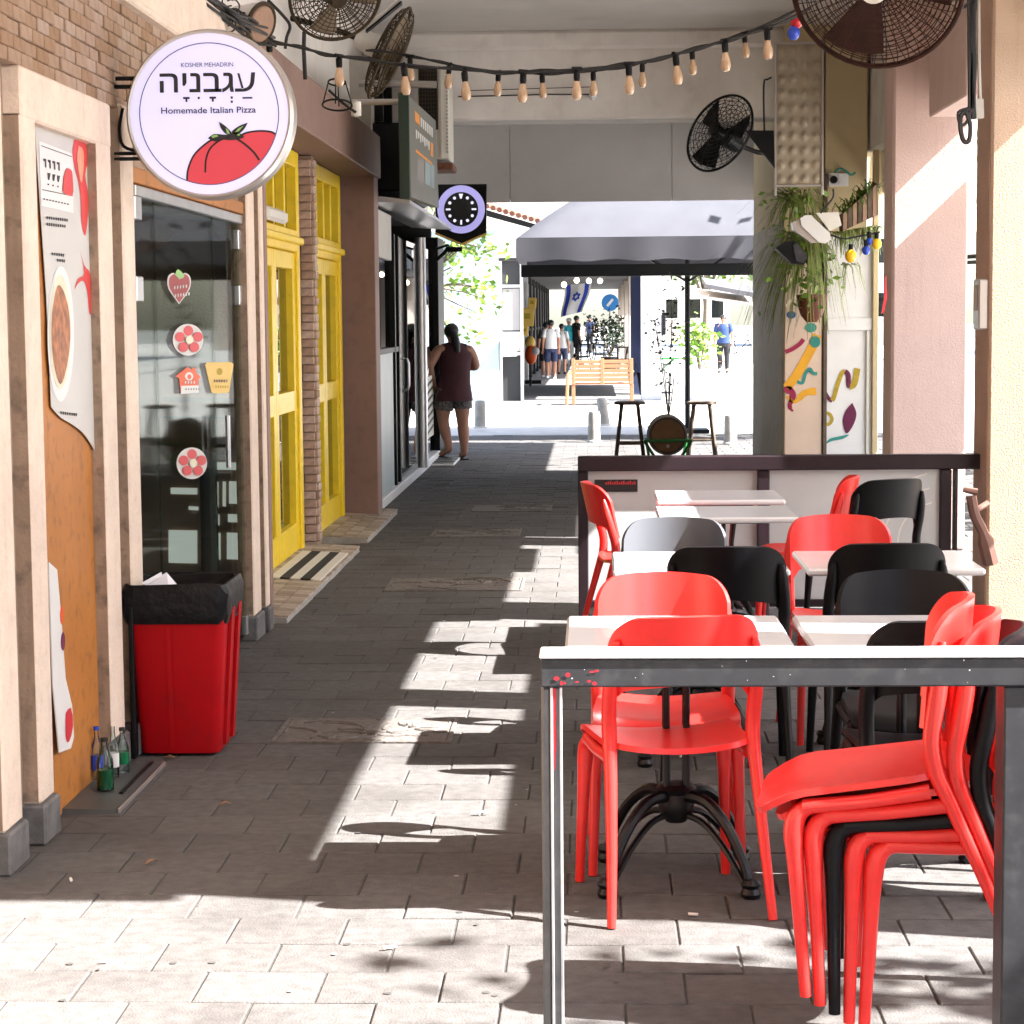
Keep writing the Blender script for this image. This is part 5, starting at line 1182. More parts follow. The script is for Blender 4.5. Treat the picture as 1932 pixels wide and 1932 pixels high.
def person(label, loc, face, H=1.7, pose=None, bulk=1.0, skin=None, shirt=None, shorts=None, legwear='short', hairlen=0, sleeves=True, shoe=None, hat=None, group=None, glasses=False, hairm=None, tunic=.06):
    """figure looking along +Y before turning; pose overrides joints (metres for a 1.7 m body)"""
    t = thing('person', label, 'person', loc, group); ORI.pop(t, None); t.rotation_euler.z = R(face); k = H/1.7; t.scale = (k, k, k)
    B = bulk
    J = dict(pelvis=(0, 0, .93, .135*B, .105*B), belly=(0, .005, 1.08, .13*B, .1*B), chest=(0, -.005, 1.28, .145*B, .1*B), neck0=(0, -.005, 1.42, .06*B, .058), neck=(0, .005, 1.48, .05, .05),
             head=(0, .018, 1.565, .07, .085), crown=(0, .012, 1.645, .062, .07))
    for s, x in (('L', -1), ('R', 1)):
        J.update({'hip'+s: (x*.095*B, 0, .88, .095*B), 'thigh'+s: (x*.1*B, .005, .68, .078*B), 'knee'+s: (x*.1, .015, .48, .055*B), 'calf'+s: (x*.1, -.015, .34, .056*B), 'ankle'+s: (x*.1, -.02, .09, .036), 'heel'+s: (x*.1, -.045, .045, .034), 'toe'+s: (x*.115, .12, .03, .03),
                  'sh'+s: (x*.17*B, -.005, 1.385, .058*B), 'elbow'+s: (x*.235*B, -.03, 1.11, .042*B), 'fore'+s: (x*.24*B, .0, .99, .038*B), 'wrist'+s: (x*.245*B, .03, .87, .025)})
    J.update(pose or {})
    if shirt:
        for n in ('belly', 'chest'): J[n] = (*J[n][:3], J[n][3]*.82, J[n][4]*.8)
    J['nose'] = (J['head'][0], J['head'][1]+.095, J['head'][2]-.005, .013)
    E = [('pelvis', 'belly'), ('belly', 'chest'), ('chest', 'neck0'), ('neck0', 'neck'), ('neck', 'head'), ('head', 'crown'), ('head', 'nose')]
    for s in 'LR':
        E += [('pelvis', 'hip'+s), ('hip'+s, 'thigh'+s), ('thigh'+s, 'knee'+s), ('knee'+s, 'calf'+s), ('calf'+s, 'ankle'+s), ('ankle'+s, 'heel'+s), ('ankle'+s, 'toe'+s), ('chest', 'sh'+s), ('sh'+s, 'elbow'+s), ('elbow'+s, 'fore'+s), ('fore'+s, 'wrist'+s)]
        w_ = V(J['wrist'+s][:3]); d = w_-V(J['fore'+s][:3]); hand(J, E, s, w_, d, .5, 1, (1 if s == 'R' else -1, 0, 0) if abs(d.normalized().x) < .8 else (0, 1, 0))
        h_ = V(J['head'][:3]); x = -1 if s == 'L' else 1
        J['ear'+s] = (h_.x+x*.082, h_.y-.005, h_.z-.005, .014); E.append(('head', 'ear'+s))
    skin_mesh('body', J, E, 'pelvis', skin or m_skin, t)
    def ring_(c, rx, ry, z): return [(c[0]+rx*math.cos(R(a)), c[1]+ry*math.sin(R(a)), z) for a in range(0, 360, 18)]
    def mid(n, q, f_): return tuple(V(J[n][:3])*(1-f_)+V(J[q][:3])*f_)
    pv, be, ch, nk = J['pelvis'], J['belly'], J['chest'], J['neck0']
    if shirt:
        hem = pv[2]-tunic
        rows = [ring_(pv, .185*B*(1+tunic*.6), .135*B*(1+tunic*.6), hem), ring_(pv, .18*B, .13*B, pv[2]+.02), ring_(be, max(.168*B, be[3]*1.37), max(.128*B, be[4]*1.45), be[2]), ring_(ch, max(.182*B, ch[3]*1.36), max(.126*B, ch[4]*1.46), ch[2]-.04), ring_(ch, max(.182*B, ch[3]*1.36), max(.12*B, ch[4]*1.42), ch[2]+.04), ring_(nk, .165*B, .095*B, nk[2]-.05), ring_(nk, (.12 if sleeves else .125)*B, .078*B, nk[2]-.005), ring_(nk, .07, .066, nk[2]+.02)]
        q = loft(rows, True)
        if sleeves:
            for s in 'LR': q.tube([mid('sh'+s, 'neck0', .3), J['sh'+s][:3], mid('sh'+s, 'elbow'+s, .4), mid('sh'+s, 'elbow'+s, .72)], [.06*B, .075*B, .07*B, .072*B], 12)
        else:
            for s in 'LR': q.tube([mid('sh'+s, 'neck0', .75), mid('sh'+s, 'neck0', .35), mid('sh'+s, 'chest', .45)], [.045, .052, .06], 10)
        q.build('shirt', shirt, t)
    if shorts:
        q = loft([ring_(pv, .15*B, .12*B, pv[2]-.16), ring_(pv, .178*B, .132*B, pv[2]-.06), ring_(pv, .165*B, .12*B, pv[2]+.06)], True, True)
        for s in 'LR':
            if legwear == 'short': path = [mid('hip'+s, 'pelvis', .2), J['hip'+s][:3], mid('hip'+s, 'thigh'+s, .8), mid('hip'+s, 'thigh'+s, 1.25)]; rs = [.09*B, .105*B, .11*B, .115*B]
            elif legwear == 'knee': path = [J['hip'+s][:3], J['thigh'+s][:3], mid('thigh'+s, 'knee'+s, .85)]; rs = [.1*B, .1*B, .09*B]
            else: path = [J['hip'+s][:3], J['thigh'+s][:3], J['knee'+s][:3], J['calf'+s][:3], J['ankle'+s][:3]]; rs = [.1*B, .098*B, .075*B, .07*B, .06]
            q.tube(path, rs, 12)
        q.build('trousers' if legwear == 'long' else 'shorts', shorts, t)
    h_ = V(J['head'][:3]); c_ = V(J['crown'][:3])
    m = MB()
    if hat: m.ball(h_+V((0, -.01, .055)), .1, 14, (1, 1.1, .85)); m.lathe([(.0, 0), (.1, 0), (.105, -.008), (0, -.01)], h_+V((0, .06, .05)), n=14); m.build('cap', hat, t)
    m = MB()
    m.ball(h_+V((0, -.018, .035)), .094, 16, (.98, 1.06, 1.02))
    if hairlen:
        m.tube(smooth2([tuple(h_+V((.0, -.07, .02))), tuple(h_+V((.012, -.12, -.06))), tuple(h_+V((.03, -.13, -.16))), tuple(h_+V((.035, -.125, -.16-hairlen)))], 4), [.05]*4+[.055]*4+[.05]*3+[.03]*2, 10)
    m.build('hair', hairm or m_hair, t)
    m = MB()
    for x in (-1, 1): m.ball(h_+V((x*.03, .077, .012)), .011, 8)
    m.build('eyes', m_ink, t)
    m = MB().tube([tuple(h_+V((-.022, .082, -.048))), tuple(h_+V((0, .088, -.05))), tuple(h_+V((.022, .082, -.048)))], .006, 6); m.build('mouth', m_dred, t)
    if glasses: m = MB().box(h_.x-.06, h_.x+.06, h_.y+.075, h_.y+.1, h_.z, h_.z+.03, .006); m.build('sunglasses', m_ink, t)
    if shoe:
        for s in 'LR':
            a, c = V(J['heel'+s][:3]), V(J['toe'+s][:3]); m = MB().tube([a+V((0, -.02, -.005)), a*.5+c*.5+V((0, 0, .012)), c+V((0, .03, -.002))], [.043, .046, .036], 10, flat=.9); m.build('shoe', shoe, t)
    return t
gl = G(860, 868)
P_ = dict(pelvis=(0, 0, .93, .165, .13), belly=(.01, -.01, 1.08, .165, .135), chest=(.015, -.01, 1.27, .155, .115), neck0=(.0, -.0, 1.42, .066, .06), neck=(-.01, .012, 1.475, .05), head=(-.02, .035, 1.555, .07, .085), crown=(-.02, .03, 1.635, .062, .07),
          hipL=(-.1, 0, .87, .11), hipR=(.1, 0, .87, .11), thighL=(-.125, .04, .68, .098), thighR=(.1, .0, .68, .098), kneeL=(-.12, .09, .49, .066), kneeR=(.11, .01, .47, .066), calfL=(-.1, .06, .34, .064), calfR=(.115, -.01, .33, .066),
          ankleL=(-.05, .02, .13, .036), heelL=(-.05, 0, .085, .034), toeL=(-.16, .13, .055, .03), ankleR=(.12, -.02, .085, .037), heelR=(.12, -.045, .042, .034), toeR=(.10, .11, .028, .03),
          shL=(-.185, -.005, 1.385, .062), elbowL=(-.33, -.05, 1.16, .05), foreL=(-.3, -.01, 1.06, .044), wristL=(-.245, .05, .93, .028),
          shR=(.2, -.005, 1.375, .062), elbowR=(.31, .05, 1.14, .05), foreR=(.24, .14, 1.14, .042), wristR=(.13, .22, 1.18, .028))
lady = person('woman in a maroon tank top and patterned shorts standing at the doorstep', (gl.x-.015, gl.y+.05, .0), 20, 1.62, P_, 1.15, m_skin2, m_maroon, m_pattern, 'short', .17, False, None, tunic=.2)
m = MB()
for (x, y, z, a) in ((-.105, .06, .036, 20), (.11, .04, .010, 4)):
    m.obox((x, y, z), (.085, .25, .018), Matrix.Rotation(R(a), 3, 'Z'), .006)
m.build('flip_flops', m_ink, lady)
MB().poly([(-.19, -.115, .8), (.2, -.115, .8), (.19, -.13, .98), (-.18, -.13, .98)], ex=(0, .0, 0)) if False else None
stp = thing('door_step', 'low pale step under the standing woman at the glass shop door', 'step', (-1.75, 24.6, 0))
MB().box(-1.84, -1.58, 23.8, 25.2, 0, .028, .008).build('slab', m_wht, stp)
for k in range(5): MB().box(-1.83, -1.59, 23.85+.27*k, 23.97+.27*k, .0282, .036, .002).build('grip_strip', m_steel, stp)

bodies = (
 ('boy in a white shirt and navy shorts walking away in the far arcade', 1040, 716, 8, 1.62, dict(kneeL=(-.1, .06, .49, .052), ankleL=(-.1, -.02, .12, .036), heelL=(-.1, -.05, .085, .034), toeL=(-.11, .1, .04, .03)), m_cloth_w, m_navy, 'knee', m_wht, None, True),
 ('boy in dark shirt and shorts just left of the white shirted boy', 1031, 712, 10, 1.55, None, m_dark, m_dark, 'knee', m_wht, None, True),
 ('child in black and white top right of the white shirted boy', 1060, 706, -10, 1.5, None, m_cloth_w, m_navy, 'knee', m_dark, None, True),
 ('person in cyan shirt and pale helmet farther along the far arcade', 1074, 690, 185, 1.66, None, m_cyan, m_cloth_w, 'long', m_dark, m_cloth_w, True),
 ('person in black striding right of the cyan rider', 1088, 690, -60, 1.75, dict(kneeL=(-.1, .16, .52, .052), ankleL=(-.1, .18, .12, .036), heelL=(-.1, .15, .05, .034), toeL=(-.11, .3, .05, .03), kneeR=(.1, -.05, .48, .052), ankleR=(.1, -.22, .14, .036), heelR=(.1, -.27, .12, .034), toeR=(.11, -.12, .04, .03)), m_dark, m_dark, 'long', m_dark, None, True),
 ('person in navy far off by the bright end of the far arcade', 1113, 664, 150, 1.75, None, m_navy, m_dark, 'long', m_dark, None, True),
 ('man in royal blue shirt and dark trousers walking in the side street', 1365, 704, 170, 1.72, dict(elbowL=(-.25, .0, 1.12, .045), kneeR=(.1, .1, .5, .055), ankleR=(.1, .08, .1, .037), heelR=(.1, .05, .05, .034), toeR=(.11, .21, .035, .03)), m_blueb, m_dark, 'long', m_dark, None, True))
for (lb, px, py, fc, H, ps, sh, so_, lw, shoe, hat, slv) in bodies:
    p = G(px, py); person(lb, (p.x, p.y, 0), fc, H, ps, 1.08 if 'man in' in lb else .95, m_skin, sh, so_, lw, 0, slv, shoe, hat, None, 'man in' in lb)

# ================================================================== END OF THE WALKWAY AND BEYOND
def stool(px, py_top, Y, label):
    p = at(px, py_top, 1, Y); h = p.z; t = thing('bar_stool', label, 'stool', (p.x, Y, 0), 'wooden bar stools near the parasol pole')
    MB().lathe([(0, h-.035), (.15, h-.035), (.165, h-.025), (.165, h-.006), (.15, h), (0, h)], (p.x, Y, 0), n=24).build('seat', m_wooddk, t)
    for sx in (-1, 1):
        for sy in (-1, 1): MB().tube([(p.x+sx*.085, Y+sy*.085, h-.036), (p.x+sx*.165, Y+sy*.165, 0)], [.02, .018], 8).build('leg', m_wooddk, t)
    zz = .32
    for a, c in (((-1, -1), (1, -1)), ((-1, 1), (1, 1)), ((-1, -1), (-1, 1)), ((1, -1), (1, 1))):
        k = .085+.08*(1-zz/h); MB().tube([(p.x+a[0]*k, Y+a[1]*k, zz), (p.x+c[0]*k, Y+c[1]*k, zz)], .013, 6).build('rung', m_wooddk, t)
stool(1188, 757, 22.6, 'weathered wooden bar stool left of the barrel')
stool(1324, 757, 23.2, 'weathered wooden bar stool right of the parasol pole')
bc = at(1260, 822, 1, 22.4); r_ = abs(at(1296, 822, 1, 22.4).x-bc.x)
bl = thing('barrel_planter', 'small wooden barrel on a green stand before the parasol pole', 'barrel', (bc.x, 22.4, 0))
MB().lathe([(0, .02), (r_*.86, .02), (r_*.86, .0), (r_*.95, .0), (r_*1.02, .15), (r_*1.04, .25), (r_*.95, .5), (0, .5)], bc, (0, 1, 0), 32).build('cask', m_wooddk, bl)
MB().lathe([(0, .012), (r_*.87, .012), (r_*.87, .03), (0, .03)], bc, (0, 1, 0), 28).build('head', m_barrel, bl)
for y in (.06, .42): MB().ring(bc+V((0, y, 0)), (0, 1, 0), r_*1.0, .012, 32, 5).build('hoop', m_rim, bl)
b = MB().tube([bc+V((-r_*1.25, -.05, -.05)), bc+V((r_*1.25, -.05, -.05))], .018, 6)
for s in (-1, 1): b.tube([bc+V((s*r_*1.25, -.05, -.05)), bc+V((s*r_*.6, -.02, -bc.z*.62)), V((bc.x+s*r_*.6, 22.38, 0))], .016, 6); b.tube([bc+V((s*r_*1.1, .5, -.05)), V((bc.x+s*r_*.8, 22.9, 0))], .016, 6)
b.build('stand', m_grn, bl)
MB().lathe([(0, 0), (.02, 0), (.016, .03), (0, .03)], bc+V((0, .0, -r_*.55)), (0, -1, 0), 10).build('tap', m_rim, bl)
def shrub(name, label, base, h, w_, n, size, mat, seed, pot=None, trunks=3, cat='plant', squash=1, thin=1):
    t = thing(name, label, cat, base); rr = random.Random(seed); base = V(base); b = MB(); ends = []; z0 = pot[1] if pot else 0
    for k in range(trunks):
        a = rr.random()*6.28; e = base+V((math.cos(a)*w_*.5, math.sin(a)*w_*.5, h*rr.uniform(.6, .95))); m_ = base*.5+e*.5+V((rr.gauss(0, w_*.1), rr.gauss(0, w_*.1), 0)); m_.z = base.z+z0+(e.z-base.z)*.5
        q = smooth2([tuple(base+V((0, 0, z0*.9))), tuple(m_), tuple(e)], 4); b.tube(q, [.02*thin*(1-.7*i/len(q)) for i in range(len(q))], 6); ends += [V(x) for x in q[3:]]
    b.build('stem', m_bark, t)
    b = MB(); leaves(b, rr, n, lambda r: ends[r.randrange(len(ends))]+V((r.gauss(0, w_*(.3 if thin == 1 else .17)), r.gauss(0, w_*.3*squash*thin), r.gauss(0, h*.12*thin))), size); b.build('foliage', mat, t, smooth=False)
    if pot: MB().lathe([(0, 0), (pot[0]*.75, 0), (pot[0], pot[1]), (pot[0]*.9, pot[1]), (pot[0]*.88, pot[1]*.9), (0, pot[1]*.9)], base, n=20).build('pot', pot[2], t)
    return t
shrub('thin_tree', 'thin stemmed plant with sparse dark leaves rising above the barrel', (bc.x+.02, 22.75, bc.z+r_*.8), 1.65, .34, 170, .05, m_leafd, 21, None, 5, thin=.35)
g0 = G(1320, 755); shrub('potted_plant', 'green leafy plant in a white pot right of the parasol pole', (g0.x, g0.y, 0), 1.5, .4, 330, .14, m_leafl, 9, (.27, .62, m_wht), 6)
g0 = G(1150, 697); shrub('dark_shrub', 'dark bushy shrub in the far arcade behind the wooden bench', (g0.x, g0.y, 0), 1.75, .9, 900, .13, m_leafd, 12, (.3, .4, m_black), 7)
# bench
bb_ = G(1137, 763); bx = bb_.x; by = bb_.y; t = thing('wooden_bench', 'light wooden bench with a slatted back in the far arcade mouth', 'bench', (bx, by, 0))
for k in range(5):
    for s in (0, 1): MB().box(bx-.55+.56*s, bx-.02+.56*s, by, by+.03, .44+.085*k, .51+.085*k, .006).build('back_slat', m_wood, t)
for x in (-.56, -.005, .55): MB().box(bx+x-.035, bx+x+.035, by-.006, by+.06, .38, .88, .006).build('back_post', m_wood, t)
for k in range(4): MB().box(bx-.56, bx+.56, by+.09+.11*k, by+.18+.11*k, .38, .41, .006).build('seat_slat', m_wood, t)
for s in (-1, 1):
    for y in (.02, .48): MB().box(bx+s*.56-.035, bx+s*.56+.035, by+y, by+y+.07, 0, .6 if y > .3 else .379, .006).build('leg', m_wood, t)
    MB().box(bx+s*.56-.045, bx+s*.56+.045, by+.065, by+.58, .602, .64, .008).build('armrest', m_wood, t)
MB().tube([(bx-.60, by-.02, .62), (bx-.66, by-.05, .58), (bx-.69, by-.05, 0)], .035, 8).build('side_frame', m_wood, t)
def bollard(px, base, top_, label, lean=0):
    p = G(px, base); h = at(px, top_, 1, p.y).z; t = thing('bollard', label, 'bollard', p, 'grey bollards by the cross street')
    MB().lathe([(0, 0), (.085, 0), (.082, h-.05), (.07, h-.01), (.03, h), (0, h)], p, (lean, 0, 1), n=18).build('post', m_kerb, t)
    MB().lathe([(.084, 0), (.1, .0), (.1, .02), (.084, .03)], p, n=18).build('collar', m_stone, t)
bollard(1121, 834, 775, 'dark grey bollard left of the wooden stool'); bollard(1141, 803, 750, 'pale leaning bollard right behind the dark one', -.12)
bollard(1378, 838, 782, 'bollard standing right of the parasol pole'); bollard(906, 808, 755, 'pale bollard beyond the standing woman')
# parasol
pc = V((at(1297, 700, 1, 30.5).x, 30.5, 0)); um = thing('parasol', 'large square grey canvas parasol over the street corner', 'parasol', pc)
MB().tube([pc, pc+V((0, 0, 3.3))], .038, 10).build('pole', m_black, um)
MB().box(pc.x-.3, pc.x+.3, 30.2, 30.8, 0, .06, .01).build('base', m_black, um)
HW = 2.35; ze, zt = 2.72, 3.85
b = MB()
def cano(u, v):
    a, c = 2*u-1, 2*v-1; m_ = max(abs(a), abs(c)); sag = .10*math.sin(math.pi*m_)*(1-(min(abs(a), abs(c))/max(m_, 1e-6))**2)
    return (pc.x+a*HW, pc.y+c*HW*.9, zt+(ze-zt)*m_**1.7-sag*.4)
b.surf(cano, 24, 24, .006); b.build('canopy', m_canvas, um, ang=50)
for (x0, y0, x1_, y1_) in ((-1, -1, 1, -1), (1, -1, 1, 1), (1, 1, -1, 1), (-1, 1, -1, -1)):
    def val(u, v, x0=x0, y0=y0, x1_=x1_, y1_=y1_):
        wv = .02*math.sin(u*31); return (pc.x+(x0+(x1_-x0)*u)*HW*1.003-wv*.5*(y1_-y0)/2, pc.y+(y0+(y1_-y0)*u)*HW*.9*1.003+wv*.5*(x1_-x0)/2, ze-.005-(.30+.015*math.sin(u*40))*v)
    MB().surf(val, 48, 2, .004).build('valance', m_canvas, um, ang=60)
for sx in (-1, 1):
    for sy in (-1, 1): MB().tube([pc+V((0, 0, 2.15)), pc+V((sx*HW*.55, sy*HW*.5, 2.98))], .016, 6).build('strut', m_black, um); MB().tube([pc+V((0, 0, 3.45)), pc+V((sx*HW*.97, sy*HW*.87, ze-.02))], .02, 6).build('rib', m_black, um)
MB().box(pc.x-HW*.98, pc.x+HW*.98, pc.y-HW*.88, pc.y-HW*.88+.05, 2.2, 2.36, .005).build('front_bar', m_black, um)

# far corner building and its arcade
fb = thing('corner_building', 'pale corner building across the cross street with its own shaded arcade', 'building', (-1, 44, 0))
MB().box(-14, -1.9, 42.6, 90, 0, 9, .01).build('wall', m_farb, fb)
b = MB().box(-14, -1.9, 42.45, 42.595, 3.4, 9); b.build('upper_wall', m_far, fb)
MB().box(-1.9, 1.75, 42.6, 86, 2.86, 9, .01).build('upper_floor', m_far, fb)
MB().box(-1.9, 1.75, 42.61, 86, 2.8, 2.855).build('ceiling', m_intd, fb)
for k, y in enumerate((42.62, 50, 58, 66, 74, 82)): MB().box(.95, 1.35, y, y+.5, 0, 2.8, .01).build('column', m_far if k else m_white, fb)
MB().box(-1.9, -1.42, 42.66, 42.7, 0, 2.8).build('shop_glazing', m_intd, fb)
for x in (-1.86, -1.44): MB().box(x-.03, x+.03, 42.61, 42.66, 0, 2.8, .004).build('glazing_bar', m_alum, fb)
for z in (.95, 1.36, 2.3): MB().box(-1.83, -1.47, 42.62, 42.66, z-.03, z+.03, .004).build('glazing_bar', m_alum, fb)
for z0_, z1_ in ((1.0, 1.33), (1.42, 2.25)): MB().box(-1.82, -1.48, 42.64, 42.655, z0_, z1_).build('pane', m_grey if z0_ > 1.3 else m_peel, fb)
MB().box(1.36, 1.42, 44.5, 52.5, .9, 2.8).build('shade_curtain', m_navy, fb)  # curtain added to keep the sun out of the far arcade
MB().box(.8, 1.34, 46.0, 46.08, .0, 2.8).build('shade_curtain', m_navy, fb)
MB().box(1.36, 1.42, 57.6, 86, 2.1, 2.8).build('shade_curtain', m_canvd, fb)  # higher curtain, added to cut the sun farther along
for k in range(12):
    y = 43.6+k*3.4; MB().box(-1.89, -1.80, y, y+2.6, .1, 2.6).build('shop_window', m_intd if k % 2 else m_black, fb); MB().box(-1.86, -1.74, y+2.65, y+2.9, 0, 2.8).build('mullion', m_alum if k < 4 else m_intd, fb)
    MB().box(-1.84, -1.77, y, y+2.6, 1.3, 1.38).build('rail', m_alum if k < 2 else m_intd, fb)
for (x0, x1_, z0_, z1_) in ((-3.1, -2.3, .9, 2.3), (-5, -4, .9, 2.3)): 
    f_ = MB().box(x0, x1_, 42.56, 42.6, z0_, z1_, .004).build('window', m_far, fb); MB().box(x0+.06, x1_-.06, 42.555, 42.559, z0_+.06, z1_-.06).build('pane', m_farb, f_)
MB().box(1.36, 1.44, 42.55, 42.62, 1.3, 1.75, .01).build('notice_box', m_black, fb)
rr = random.Random(3)
for (px, py) in ((1333/3+644, 0),): pass
gl_ = thing('string_lights', 'string of lit round bulbs under the far arcade ceiling', 'string lights', (0, 44, 2.6), 'strings of bulbs across the walkway')
pp_ = []
for (px, py) in ((1064, 537), (1088, 529), (1111, 530), (1132, 530), (1137, 516), (1156, 514), (1180, 512)):
    p = at(px, py, 1, 42.3); pp_.append(p); MB().ball(p, .055, 10).build('bulb', m_warmlamp, gl_)
MB().tube([p+V((0, 0, .08)) for p in pp_], .008, 5).build('cable', m_cable, gl_)
flg = thing('flag', 'white flag with two blue stripes and a blue star hanging in the far arcade', 'flag', tuple(at(1085, 560, 1, 47)))
def fpx(u, v): # u across, v down
    x = 1064+52*u-12*v*u-4*v+2*math.sin(v*5); y = 538+u*-4+60*v-6*v*u; p = at(x, y, 1, 47.0); p.y += .06*math.sin(u*7+v*3); return p
MB().surf(fpx, 12, 10).build('cloth', m_cloth_w, flg)
b = MB()
for u0, u1 in ((.08, .24), (.76, .92)): b.surf(lambda u, v, u0=u0, u1=u1: fpx(u0+(u1-u0)*u, v)+V((0, -.02, 0)), 4, 10)
b.build('stripe', m_flag, flg)
b = MB()
for s in (1, -1):
    tri = [fpx(.5+.15*math.cos(R(90+120*k)), .42-.15*s*math.sin(R(90+120*k)))+V((0, -.03, 0)) for k in range(3)]
    for k in range(3): b.tube([tri[k], tri[(k+1) % 3]], .016, 5)
b.build('star', m_flag, flg)
p = at(1151, 571, 1, 70); t = thing('road_sign', 'round blue road sign beyond the far arcade', 'road sign', (p.x, 70, 0))
MB().lathe([(0, 0), (.28, 0), (.28, .02), (0, .02)], p, (0, -1, 0), 28).build('disc', M('blue sign', (.03, .22, .6), .4), t); MB().tube([(p.x, 70.03, 0), (p.x, 70.03, p.z+.2)], .03, 8).build('post', m_rim, t)
MB().obox(p+V((0, -.025, 0)), (.08, .006, .3), Matrix.Rotation(R(40), 3, 'Y')).build('arrow', m_wht, t)
for (px, py, s, lb) in ((995, 598, 13, 'upper yellow hanging sign on the far arcade shop'), (1004, 572, 8, 'small yellow sign farther along the far arcade'), (990, 624, 7, 'low yellow sign on the far arcade shop')):
    p = at(px, py, 1, 50); k = s*50/4000; t = thing('yellow_sign', lb, 'sign', p, 'yellow signs in the far arcade')
    MB().obox(p, (k*2, .06, k*2.6), Matrix.Rotation(.08, 3, 'Y'), .02).build('board', m_yel2, t); MB().obox(p+V((0, -.033, .02)), (k*.9, .006, k*.8)).build('emblem', m_molive, t)
p = at(1000, 655, 1, 52); t = thing('display_goods', 'red and yellow goods hanging outside the far arcade shop', 'display', (p.x, 52, 0))
MB().ball(p+V((.0, 0, .12)), .13, 12, (1, .7, 1.2)).build('yellow_bag', m_yel2, t); MB().ball(p+V((.02, -.02, -.18)), .19, 12, (.8, .7, 1.3)).build('red_bag', m_oran2, t); MB().ball(p+V((.14, -.1, -.1)), .1, 10).build('white_bag', m_cloth_w, t); MB().tube([(p.x, 52.05, 0), p+V((0, .05, .4))], .03, 6).build('post', m_black, t)
p = G(1000, 724); MB().box(p.x-.3, p.x+.3, p.y-.2, p.y+.3, 0, .09, .02).top('floor_box', m_black, p, 'black flat base on the far arcade floor by the shop', 'base')
MB().poly(onY([(945, 641), (975, 640), (975, 672), (945, 673)], 42.55), ex=(0, .12, 0)).top('white_box', m_wht, tuple(at(960, 656, 1, 42.55)), 'white box fixed to the corner shop of the far arcade', 'box', smooth=False)
# small table and planters by the far arcade mouth
g0 = G(1245, 742); gx = g0.x; t = thing('green_table', 'green metal cafe table by the far arcade mouth', 'table', (gx, g0.y, 0))
MB().box(gx-.42, gx+.42, g0.y-.3, g0.y+.3, .74, .78, .006).build('top', m_grn, t); MB().tube([(gx, g0.y, 0), (gx, g0.y, .74)], .045, 8).build('column', m_grn, t)
for s in (-1, 1): MB().tube([(gx+s*.02, g0.y, .5), (gx+s*.3, g0.y, .735)], .025, 6).build('brace', m_grn, t)
MB().lathe([(0, 0), (.26, 0), (.26, .03), (0, .04)], (gx, g0.y, 0), n=20).build('base', m_black, t)
for k, (px, py, lb) in enumerate(((1205, 735, 'black pot by the far arcade, left of the green table'), (1225, 745, 'black pot standing just in front of the green table'))):
    p = G(px, py); t = thing('flower_pot', lb, 'pot', p, 'black pots by the far arcade')
    MB().lathe([(0, 0), (.2, 0), (.27, .48), (.24, .48), (.23, .42), (0, .42)], p, n=18).build('body', m_black, t); rr = random.Random(k); b = MB(); leaves(b, rr, 60, lambda r: p+V((r.gauss(0, .13), r.gauss(0, .13), .5+abs(r.gauss(0, .12)))), .12); b.build('foliage', m_leafd, t, smooth=False)
for k, (px, py, lb) in enumerate(((1118, 690, 'dark cafe table left of the dark shrub'), (1190, 700, 'dark cafe table right of the dark shrub'))):
    p = G(px, py); t = thing('dark_table', lb, 'table', p, 'dark tables in the far arcade')
    MB().box(p.x-.45, p.x+.45, p.y-.4, p.y+.4, .72, .76, .005).build('top', m_black, t)
    for sx in (-1, 1):
        for sy in (-1, 1): MB().tube([(p.x+sx*.4, p.y+sy*.34, 0), (p.x+sx*.4, p.y+sy*.34, .72)], .025, 6).build('leg', m_black, t)
for k, (px, py, fc, lb) in enumerate(((1100, 700, 80, 'dark chair at the far arcade table left of the shrub'), (1132, 694, -80, 'dark chair between the far table and the dark shrub'), (1175, 708, 70, 'dark chair behind the right end of the wooden bench'), (1208, 704, -70, 'dark chair beside the far arcade column'))):
    p = G(px, py); o = copy_tree(protos['b']); o.location = (p.x, p.y, 0); o.rotation_euler = (0, 0, R(fc)); o['label'] = lb; o['group'] = 'dark chairs in the far arcade'
# tiled lean-to roof and the tree left of it
t = thing('tiled_canopy', 'small red tiled canopy poking out behind the shield sign', 'canopy', (-1.2, 34, 3.3))
q = [(905, 392), (1028, 428), (1027, 437), (905, 404)]; MB().poly(onY(q, 33.8), ex=(0, .14, .0)).build('edge_board', m_black, t, smooth=False)
for k in range(9):
    a = at(918+k*12, 389+k*3.5, 1, 33.95); MB().tube([a, a+V((0, 1.6, .1))], .045, 7).build('tile', m_tile, t)
tr = thing('street_tree', 'leafy green street tree by the pale wall beyond the walkway', 'tree', (-2.9, 34, 0))
b = MB().tube([(-2.9, 34, 0), (-2.88, 34, 1.2), (-2.8, 33.9, 2.4), (-2.9, 33.9, 3.6)], [.11, .09, .08, .05], 8); ends = []
for k in range(7):
    rr = random.Random(k); e = V((-2.85+rr.uniform(-.9, 1.2), 33.8+rr.uniform(-.8, .8), 2.0+rr.random()*2.1)); q = smooth2([(-2.83, 33.95, 1.6+.2*k), tuple(e*.5+V((-1.42, 17, 1.15))), tuple(e)], 4); b.tube(q, [.035*(1-.7*i/len(q)) for i in range(len(q))], 6); ends += [V(x) for x in q[4:]]
for (x, y) in ((850, 470), (900, 480), (930, 474), (870, 520), (850, 560), (900, 590), (920, 566), (848, 620), (868, 640)): ends.append(at(x, y, 1, 33.5)); b.tube([(-2.8, 33.8, 2.2), tuple(at((x+830)/2, y-15, 1, 33.6)), tuple(at(x, y, 1, 33.5))], [.02, .012, .006], 5)
